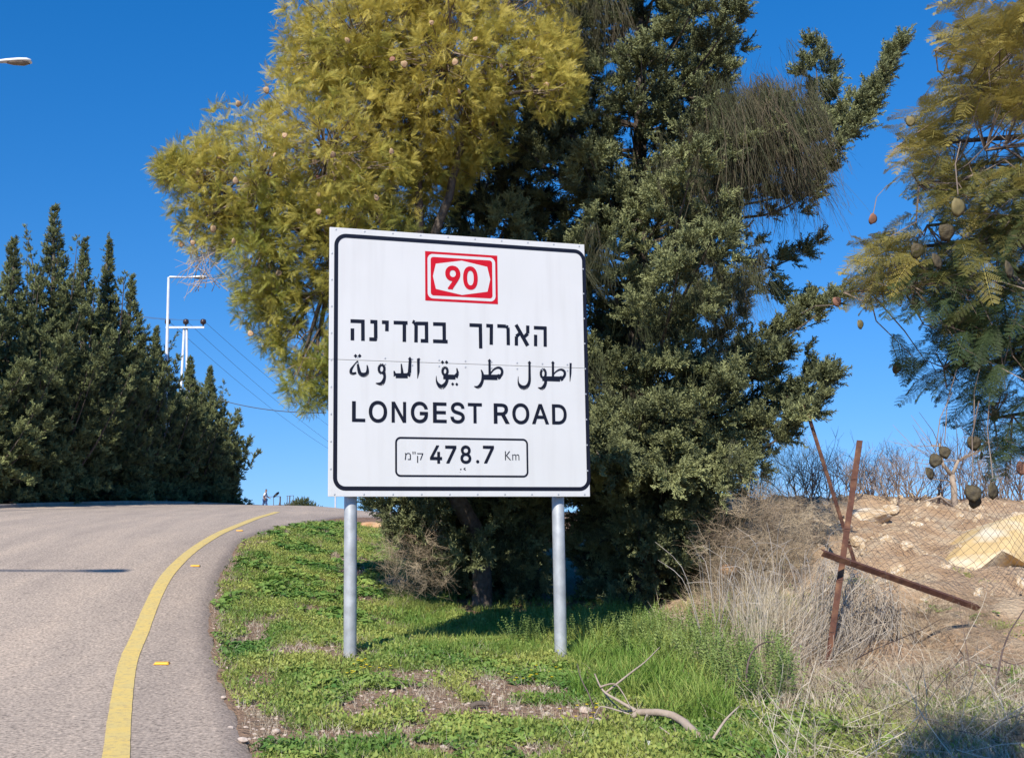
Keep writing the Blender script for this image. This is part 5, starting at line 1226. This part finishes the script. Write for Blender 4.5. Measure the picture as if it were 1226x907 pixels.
for k, pr_, nm, lab, cat in [('grass', gr_p, 'short_grass', 'short green grass of the verge between the road and the sign', 'grass'), ('tall', tg_p, 'tall_grass', 'taller bright green grass around the right sign post', 'grass'),
                        ('mallow', ml_p, 'leafy_herbs', 'round-leaved green herbs spread over the verge', 'herbs'), ('leafy', lf_p, 'ground_cover', 'low small-leaved ground cover carpeting the verge', 'ground cover'),
                        ('litter', st2_p, 'dry_litter', 'dry straw litter on the bare soil', 'litter'), ('gravel', st_p, 'gravel', 'small gravel on the bare patches of the verge', 'gravel'), ('nettle', ne_p, 'leafy_stems', 'upright leafy green stems crowding in front of the cypress shade', 'weeds')]:
    l = lists[k]; o = scatter(nm, l[0], l[1], l[2], l[3], pr_, None, 'stuff'); tag(o, lab, cat)
    print(nm, len(l[0]))
# yellow flowers: each cluster a thing
def flower_cluster(x, y, n, lab, spread=.10):
    g = gp(x, y); o = empty('yellow_flowers', g, label=lab, cat='flowers'); r = random.Random(int(x))
    for k in range(n):
        q = v3(r.gauss(0, spread), r.gauss(0, spread*.8), r.uniform(.05, .10)); mb = MB(); R_ = .017
        for j in range(8):
            a = j*math.pi/4; mb.blade(q, v3(math.cos(a), math.sin(a), .25).normalized(), .012, R_, v3(-math.sin(a), math.cos(a), 0))
        mb.build('flower', M['petal'], o)
        mb = MB(); mb.tube([(q.x*.8, q.y*.8, 0), q], .0015, 3, cap=False); mb.build('stem', M['grass'], o)
for a in [(432, 801, 8, 'yellow flowers just right of the foot of the left sign post', .05), (437, 807, 7, 'yellow flowers a step in front of the left sign post', .07), (425, 813, 4, 'two or three yellow flowers in the grass left below the left sign post', .05), (637, 820, 10, 'yellow flower cluster in the grass between the two posts', .09), (655, 812, 6, 'small yellow flower group nearest the right post', .08),
          (598, 780, 3, 'lone yellow flowers in the grass behind the posts', .05), (690, 866, 6, 'yellow flowers beside the pale stones of the bare patch', .09), (718, 860, 5, 'yellow flowers beside the fallen branch', .06), (755, 765, 2, 'yellow flower at the edge of the green bush', .03), (480, 735, 4, 'yellow flowers in the grass behind the left post', .12)]: flower_cluster(*a)

# ------------------------------------------------------------------ dry brush
def brush(name, poly, n, sc, lab, protos, cat='brush', zr=(0, .3), dd=None, tint=.5, tilt=.5, seed=1, clump=0):
    random.seed(seed); c0 = None; Pq = []; Rq = []; Sq = []; Tq = []
    for _ in range(n):
        x, y = rpoly(poly); g = G(x, y) if dd is None else P(x, y, random.uniform(*dd))
        cn = mnoise.noise(Vector((g.x*1.5, g.y*1.5, seed)))
        if clump and cn < random.uniform(-.3, .25)*clump: continue
        z = (GZ(g.x, g.y) if dd is None else g.z) + random.uniform(*zr)
        if c0 is None: c0 = Vector((g.x, g.y, Tz(g.x, g.y)))
        Pq.append((g.x - c0.x, g.y - c0.y, z - c0.z)); Rq.append((random.gauss(0, tilt), random.gauss(0, tilt), random.uniform(0, 6.28))); Sq.append(sc*random.uniform(.6, 1.25)); Tq.append(min(1, max(0, random.gauss(tint, .3))))
    o = scatter(name, Pq, Rq, Sq, Tq, protos, None, 'stuff'); o.location = c0; tag(o, lab, cat); return o
brush('dry_brush', [(900, 800), (960, 790), (1100, 780), (1226, 790), (1300, 907), (1150, 960), (1060, 900), (950, 860)], 800, .55, 'grey-brown tangle of dead twigs covering the lower right ground', dt_p, seed=2, tilt=1.0, zr=(0, .05), clump=1)
brush('dry_brush', [(900, 830), (1000, 800), (1200, 800), (1300, 907), (1100, 960), (940, 960)], 26, .9, 'long loose dark twigs lying over the lower right tangle', dark_p, seed=22, tilt=1.2, zr=(0, .12), tint=.3)
brush('dry_brush', [(900, 800), (1000, 790), (1200, 780), (1300, 907), (1100, 960), (940, 960)], 90, .8, 'bleached stems lying crosswise over the lower right tangle', pale_p, seed=23, tilt=1.3, zr=(0, .1), tint=.9)
brush('dry_brush', [(828, 728), (870, 712), (930, 725), (950, 790), (905, 770), (860, 752)], 300, .85, 'pale dry brush between the green bush and the upright rusty post', dt_p, tint=.9, zr=(0, .15), tilt=.9, seed=3)
brush('dry_brush', [(835, 640), (900, 600), (960, 590), (975, 660), (880, 730), (850, 720)], 300, .8, 'tall tangle of dry twigs at the right foot of the cypress', dt_p, dd=(12.6, 14.2), zr=(-.1, .1), tint=.35, tilt=1.2, seed=4)
brush('dry_brush', [(1050, 735), (1120, 735), (1190, 745), (1230, 800), (1120, 795), (1080, 765)], 170, .55, 'dark twig tangle below the fallen rusty bar', dt_p, tint=.15, tilt=.9, seed=5)
brush('dry_brush', [(900, 615), (1000, 600), (1010, 650), (930, 680)], 150, .7, 'dry twigs in front of the leaning rusty post', dt_p, dd=(13.2, 15.5), zr=(-.1, .1), tint=.5, tilt=1.2, seed=6)
brush('dry_brush', [(455, 655), (520, 640), (540, 700), (470, 715)], 90, .6, 'brown dry twigs at the left foot of the cypress behind the sign', dt_p, dd=(13.2, 14.2), zr=(-.1, .1), tint=.4, tilt=1.2, seed=7)
brush('dry_grass', [(868, 760), (960, 745), (985, 790), (900, 800)], 70, .8, 'upright straw-coloured stalks left of the upright rusty post', up_p, tint=.6, zr=(0, .05), tilt=.18, seed=8)
# cascade of pale stalks over the fallen bar
def cascade():
    r = random.Random(12); mb = MB(); mb2 = MB(); o0 = P(1030, 800, 10.2); o0.z = Tz(o0.x, o0.y)
    for k in range(640):
        t = r.random()**1.2; s0_ = P(980 + 95*t, 676 + 34*t + r.uniform(-16, 40), 11.5 + r.uniform(-.4, .3))
        a_ = r.gauss(0, 1); fx = 990 + 55*t + a_*48 - 25; e = P(fx, r.uniform(770, 868), r.uniform(9.4, 10.9)); e.z = max(e.z, Tz(e.x, e.y) + .01)
        u_ = r.random()
        if u_ < .35: e = s0_.lerp(e, r.uniform(.4, .9)) + rvp(r)*.12
        elif u_ < .45: s0_ = s0_.lerp(e, r.uniform(.2, .5)) + rvp(r)*.1; e = e + v3(r.gauss(0, .3), 0, r.uniform(0, .2))
        m1 = s0_.lerp(e, .3) + v3(0, -.14, .12) + rvp(r)*.08; m2 = s0_.lerp(e, .65) + v3(0, -.1, .06) + rvp(r)*.10
        p_ = catmull([s0_, m1, m2, e], 3); w_ = r.uniform(.0018, .0042); (mb if r.random() < .55 else mb2).tube([q - o0 for q in p_], [w_*(1 - .06*i) for i in range(len(p_))], 3, cap=False)
    root = empty('dry_reed_clump', o0, label='cascade of pale dead stalks slumped over the fallen rusty bar', cat='dry reeds')
    a = mb.build('stalks', mat('pale_stalk', (.62, .54, .43), (.46, .39, .30), 7, .8), root); a['kind'] = 'stuff'; a = mb2.build('stalks', mat('brown_stalk', (.42, .34, .25), (.30, .23, .16), 7, .8), root); a['kind'] = 'stuff'
cascade()
def long_stems():
    r = random.Random(31); o0 = gp(900, 780); mb = MB()
    for k in range(70):
        x0 = r.uniform(840, 985); y0 = r.uniform(740, 790); a = G(x0, y0); h = r.uniform(.6, 1.35); d = rvp(r)*.5
        p = [a, a + v3(d.x*.2, d.y*.2, h*.4), a + v3(d.x*.5, d.y*.5, h*.8), a + v3(d.x*1.1, d.y, h*r.uniform(.8, 1.05))]
        q = catmull(p, 3); mb.tube([w - o0 for w in q], [.0055*(1 - .07*i) for i in range(len(q))], 3, cap=False)
    o = mb.build('dry_stems', mat('bleached_stem', (.55, .49, .42), (.38, .32, .26), 5, .8)); o.location = o0; tag(o, 'long bleached upright stems tangled right of the cypress foot', 'dry stems', kind='stuff')
long_stems()

# ------------------------------------------------------------------ bare shrubs on the bank
def twigtree(name, base, H, seed, label, m, cat='shrub', nst=5, lean=(0, 0), r0=.014, depth=4, spread=.55, group=None, multi=True):
    r = random.Random(seed); mb = MB()
    def grow(p, d, L_, rad, dep):
        k = 3; pts = [p]; dd = d
        for i in range(k):
            dd = (dd + rvp(r)*.22 + v3(0, 0, .05)).normalized(); pts.append(pts[-1] + dd*L_/k)
        mb.tube(pts, [rad, rad*.88, rad*.76, rad*.62], 4 if dep > 1 else 3, cap=False)
        if dep == 0: return
        nb = r.choice([2, 3, 3]) if dep > 1 else r.choice([3, 4])
        for j in range(nb):
            q = pts[r.choice([1, 2, 3, 3])]; grow(q, (dd + rvp(r)*spread*1.5 + v3(0, 0, .12)).normalized(), L_*r.uniform(.55, .85), max(.0022, rad*.6), dep-1)
    for i in range(nst):
        d = (v3(lean[0], lean[1], 1) + rvp(r)*(.45 if multi else .15)).normalized(); grow(v3(r.gauss(0, .06), r.gauss(0, .06), -.05), d, H*.40*r.uniform(.8, 1.2), r0*r.uniform(.7, 1.2), depth)
    o = mb.build(name, m); o.location = base; tag(o, label, cat, group); return o
M['thicket'] = mat('thicket_twig', (.30, .23, .18), (.20, .15, .12), 6, rough=.9)
shr = [(950, 17.5, 1.25, 'behind the tip of the lowest cypress bough'), (985, 18, 1.3, 'behind the leaning rusty post'), (1012, 18.3, 1.15, 'between the two rusty posts'), (1040, 18.6, 1.0, 'just right of the upright rusty post'), (1066, 18.2, 1.3, 'with a dark crooked stem left of the pale tree'),
       (1092, 18.8, 1.2, 'close left of the pale-trunked tree'), (1118, 18.4, 1.0, 'at the foot of the pale-trunked tree'), (1163, 18.6, 1.1, 'directly below the hanging pods'), (1192, 18.5, 1.0, 'right of the hanging pods'), (1222, 18.4, 1.2, 'at the right edge of the photo'), (920, 17, 1.0, 'half hidden by the cypress foot'),
       (967, 19.5, 1.5, 'deep behind the leaning rusty post'), (1027, 20, 1.4, 'deep behind the upright rusty post'), (1053, 19.4, 1.2, 'second row, left of the dark crooked stem'), (1080, 20, 1.5, 'second row, between crooked stem and pale tree'), (1150, 20, 1.5, 'second row, just right of the pale trunk'), (1178, 19.6, 1.4, 'second row, under the hanging pods'), (1207, 20, 1.5, 'second row, near the right edge')]
for i, (x, Y, H, lab) in enumerate(shr):
    X = (x-PX)*Y/F; twigtree('bare_shrub', (X, Y, Tz(X, Y)), H, 200+i, 'leafless shrub on the bank top, ' + lab, M['thicket'] if i % 3 else M['darktwig'], group='bare shrubs along the bank top', nst=8, depth=3, r0=.011)
Yt = 17.6; X = (1137-PX)*Yt/F; tb = Vector((X, Yt, Tz(X, Yt)))
pt = empty('bare_tree', tb, label='small leafless tree with a pale forked trunk on the bank behind the hanging pods', cat='tree')
mb = MB(); mb.tube([(0, 0, -.1), (.02, 0, .35), (0, 0, .62)], [.055, .05, .045], 8); mb.tube([(0, 0, .60), (-.15, 0, .8), (-.18, 0, 1.15)], [.04, .03, .02], 7); mb.tube([(0, 0, .60), (.12, 0, .85), (.45, 0, 1.0), (.8, .1, 1.2)], [.035, .028, .02, .01], 6); mb.tube([(0, 0, .05), (-.28, -.1, .25), (-.6, -.1, .15)], [.03, .02, .01], 5)
mb.build('trunk', M['palebark'], pt, smooth=True)
r = random.Random(8); mb = MB()
for k in range(42):
    a = v3(*r.choice([(-.15, 0, .8), (-.18, 0, 1.1), (.12, 0, .85), (.45, 0, 1.0), (.7, .1, 1.15), (0, 0, .5)])); d = (rvp(r) + v3(-.2, 0, .5)).normalized(); L_ = r.uniform(.3, 1.0)
    mb.tube([a, a + d*L_*.5 + rvp(r)*.06, a + d*L_ + v3(0, 0, .1)], [.010, .006, .003], 3, cap=False)
mb.build('branches', M['twig'], pt)

# ------------------------------------------------------------------ rusty fence
def angle_iron(name, a, b, w, lab, rot=0, extra=None):
    root = empty(name, a, label=lab, cat='fence post', group=None)
    L_ = (b-a).length; d = (b-a).normalized(); q = d.to_track_quat('Z', 'Y').to_matrix() @ Matrix.Rotation(rot, 3, 'Z'); t = .006
    mb = MB(); prof = [(-w/2, -w/2), (w/2, -w/2), (w/2, -w/2+t), (-w/2+t, -w/2+t), (-w/2+t, w/2), (-w/2, w/2)]
    vs = [q @ v3(x, y, z) for z in np.linspace(0, L_, 2) for x, y in prof]; n = 6
    mb.add(vs, [(k, (k+1) % n, n+(k+1) % n, n+k) for k in range(n)] + [(0, 5, 4, 3), (0, 3, 2, 1), (6, 9, 10, 11), (6, 7, 8, 9)]); mb.build('angle_bar', M['rust'], root)
    r = random.Random(3); 
    for i in range(4):
        mb = MB(); z = L_*(.15 + .22*i); p = q @ v3(0, 0, z); mb.tube([p + q @ v3(w*.7*math.cos(s_), w*.7*math.sin(s_), .006*s_) for s_ in np.linspace(0, 7, 10)], .002, 3); mb.build('tie_wire', M['darktwig'], root)
    return root
a = P(989, 775, 9.9); a.z = min(a.z, Tz(a.x, a.y) - .05); b_ = P(1030, 528, 10.3); angle_iron('fence_post', a, b_, .055, 'upright rusty angle-iron fence post right of the dry brush', R(200))
a = P(1022, 655, 13.4); a.z -= .25; b_ = P(962, 484, 13.4); angle_iron('fence_post', a, b_, .058, 'rusty fence post leaning left against the tip of the cypress bough', R(200))
a = P(983, 661, 9.8); b_ = P(1170, 727, 10.5); angle_iron('fence_post', a, b_, .052, 'fallen rusty fence bar lying across the dry stalks and the upright post', R(-60))
# sagging diamond mesh
def mesh_fence():
    r = random.Random(2); nu_, nv_ = 27, 10; mb = MB(); o0 = P(1040, 700, 13.2); o0.z = Tz(o0.x, o0.y)
    def pt_(u, v):
        a_ = P(1020, 690, 12.6).lerp(P(1300, 720, 12.0), u); t_ = P(1035, 590, 12.8).lerp(P(1300, 570, 12.2), u)
        p = a_.lerp(t_, v); s_ = math.sin(u*5.2)*.12 + .10*math.sin(u*11 + v*3)
        return p + v3(0, .25*math.sin(u*7 + v*2), -.25*math.sin(math.pi*min(1, u*1.2))*v + s_*v) - o0
    for i in range(-nv_, nu_):
        for sgn in (1, -1):
            pts = []
            for k in range(nv_+1):
                u = (i + k)/nu_ if sgn > 0 else (i + nv_ - k)/nu_
                if 0 <= u <= 1:
                    z_ = .10*(1 if (k+i) % 2 else -1)/nu_
                    pts.append(pt_(u + z_, k/nv_))
            if len(pts) > 1: mb.tube(pts, .0022, 3, cap=False)
    root = empty('wire_fence', o0, label='torn rusty diamond wire mesh sagging in front of the yellow boulder', cat='wire fence')
    o = mb.build('wire_mesh', M['darktwig'], root); o['kind'] = 'stuff'
mesh_fence()

# ------------------------------------------------------------------ dead branches on the ground, litter
def branch(name, pts, rad, lab, m, twigs=()):
    o0 = pts[0].copy(); root = empty(name, o0, label=lab, cat='branch')
    q = catmull([p - o0 for p in pts], 5); n = len(q); q = [w + Vector((.012*mnoise.noise(w*9), 0, .012*mnoise.noise(w*9 + v3(5, 0, 0)))) for w in q]
    mb = MB(); mb.tube(q, list(np.interp(np.linspace(0, 1, n), np.linspace(0, 1, len(rad)), rad)), 8); mb.build('main_branch', m, root, smooth=True)
    for tp_, rr in twigs:
        mb = MB(); w = catmull([p - o0 for p in tp_], 4); mb.tube(w, [rr*(1 - .7*i/len(w)) for i in range(len(w))], 5); mb.build('side_branch', m, root, smooth=True)
H_ = lambda x, y, d: P(x, y, d)
gb = G(850, 900).y
branch('fallen_branch', [H_(848, 905, gb), H_(835, 882, gb+.2), H_(815, 862, gb+.45), H_(790, 852, gb+.6), H_(765, 853, gb+.7), H_(757, 858, gb+.7)], [.035, .032, .028, .026, .024, .012], 'thick crooked dead branch arching over the herbs at the lower centre right', M['palebark'],
       [([H_(765, 852, gb+.7), H_(740, 838, gb+.8), H_(722, 826, gb+.9), H_(712, 806, gb+1)], .014), ([H_(760, 850, gb+.7), H_(745, 850, gb+.9), H_(728, 835, gb+.9), H_(716, 818, gb+1)], .010), ([H_(718, 822, gb+.9), H_(735, 818, gb+.9), H_(745, 828, gb+.8), H_(756, 848, gb+.7)], .008),
        ([H_(726, 828, gb+.9), H_(755, 805, gb+1), H_(772, 792, gb+1.1), H_(790, 774, gb+1.3)], .009), ([H_(758, 856, gb+.7), H_(725, 846, gb+.7), H_(715, 850, gb+.7), H_(705, 880, gb+.5)], .007), ([H_(850, 890, gb), H_(868, 862, gb+.1), H_(885, 845, gb+.2)], .012),
        ([H_(775, 855, gb+.6), H_(772, 868, gb+.5), H_(778, 876, gb+.4)], .010), ([H_(790, 870, gb+.3), H_(810, 885, gb+.1), H_(822, 900, gb)], .007)])
gd = G(940, 850).y
branch('dark_branch', [H_(893, 812, gd+.3), H_(905, 838, gd+.15), H_(922, 852, gd+.05), H_(938, 866, gd)], [.012, .011, .009, .005], 'thin dark dead branch slanting over the brush right of the green bush', M['darktwig'], [([H_(893, 812, gd+.3), H_(898, 785, gd+.5), H_(912, 770, gd+.6), H_(930, 768, gd+.7)], .009), ([H_(975, 862, gd), H_(1000, 838, gd+.3), H_(1030, 830, gd+.4)], .009)])
branch('dark_branch', [H_(1190, 835, 8.6), H_(1196, 800, 8.7), H_(1205, 765, 8.8), H_(1226, 730, 8.9)], [.010, .008, .006, .004], 'dark thorny twig rising at the lower right edge', M['darktwig'], [([H_(1196, 800, 8.7), H_(1175, 795, 8.7), H_(1150, 785, 8.8)], .005), ([H_(1200, 790, 8.7), H_(1215, 795, 8.6), H_(1230, 790, 8.6)], .005)])
branch('dark_branch', [H_(712, 850, gb+.3), H_(700, 820, gb+.5), H_(690, 795, gb+.7)], [.005, .004, .003], 'thin dark weed stem standing left of the fallen branch', M['darktwig'])
g = gp(563, 848, .02); branch('fallen_stick', [g, g + v3(.07, 0, .02), g + v3(.15, .01, .01)], [.018, .02, .014], 'short brown stick on the bare patch between the posts', M['bark'])
# black plastic litter with a white scrap
g = gp(765, 897, .03); bag = empty('plastic_litter', g, label='crumpled black plastic wrapper with a white corner at the bottom of the photo', cat='litter')
bm = bmesh.new(); bmesh.ops.create_icosphere(bm, subdivisions=4, radius=.07)
for v in bm.verts: v.co = Vector((v.co.x*1.2, v.co.y*.8, v.co.z*.55))*(1 + .5*mnoise.noise(v.co*28) + .3*mnoise.noise(v.co*60))
me = bpy.data.meshes.new('wrapper'); bm.to_mesh(me); bm.free(); me.materials.append(M['bag']); o = bpy.data.objects.new('wrapper', me); COL.objects.link(o); o.parent = bag
mb = MB(); mb.add([(.02, -.07, .01), (.07, -.065, .0), (.075, -.05, .035), (.035, -.058, .04)], [(0, 1, 2, 3)]); mb.build('white_corner', M['bagwhite'], bag)
g = gp(884, 826, .03); rock('brown_stone', g, (.09, .06, .06), 301, M['earth'], 'reddish-brown stone under the green bush', 'stone')
# a few green weeds on the bank and a low feathery weed patch at the bottom
def weed(x, y, n, s_, lab, protos, tint, sp_=.2, seed=1):
    random.seed(seed); g = gp(x, y); Pq = [(random.gauss(0, sp_), random.gauss(0, sp_), 0) for _ in range(n)]; Pq = [(a, b, Tz(g.x+a, g.y+b) - g.z + .01) for a, b, _ in Pq]
    o = scatter('weed_patch', Pq, up_rot(n), [s_*random.uniform(.6, 1.2) for _ in range(n)], [min(1, max(0, random.gauss(tint, .2))) for _ in range(n)], protos, None, 'stuff'); o.location = g; tag(o, lab, 'weeds')
weed(1160, 694, 45, .8, 'green weed tuft at the foot of the yellow boulder', lf_p, .7, .16, 1)
weed(1150, 735, 40, .9, 'green weed patch below the end of the fallen bar', ml_p, .6, .14, 2)
weed(1200, 752, 35, .9, 'green weed patch on the dirt slope at the right edge', lf_p, .7, .18, 3)
weed(1015, 700, 30, 1.0, 'green weeds behind the upright rusty post', lf_p, .6, .2, 4)
weed(905, 892, 520, .9, 'low feathery green weed at the bottom right of centre', gr_p, .35, .22, 5)
weed(1040, 880, 520, 1.3, 'yellowish green ground weed at the lower right', lf_p, .75, .4, 6)
weed(985, 880, 40, 1.5, 'bright green leafy weed in the brush at the bottom', ml_p, .8, .16, 7)
weed(1140, 860, 460, 1.1, 'green weeds below the pale stalks', lf_p, .5, .3, 8)
weed(327, 697, 26, 1.6, 'dark spiky weed standing in the grass left of the post', gr_p, .0, .05, 9)
weed(930, 740, 120, 1.0, 'yellow-green grass among the dry stems', tg_p, .9, .3, 10)
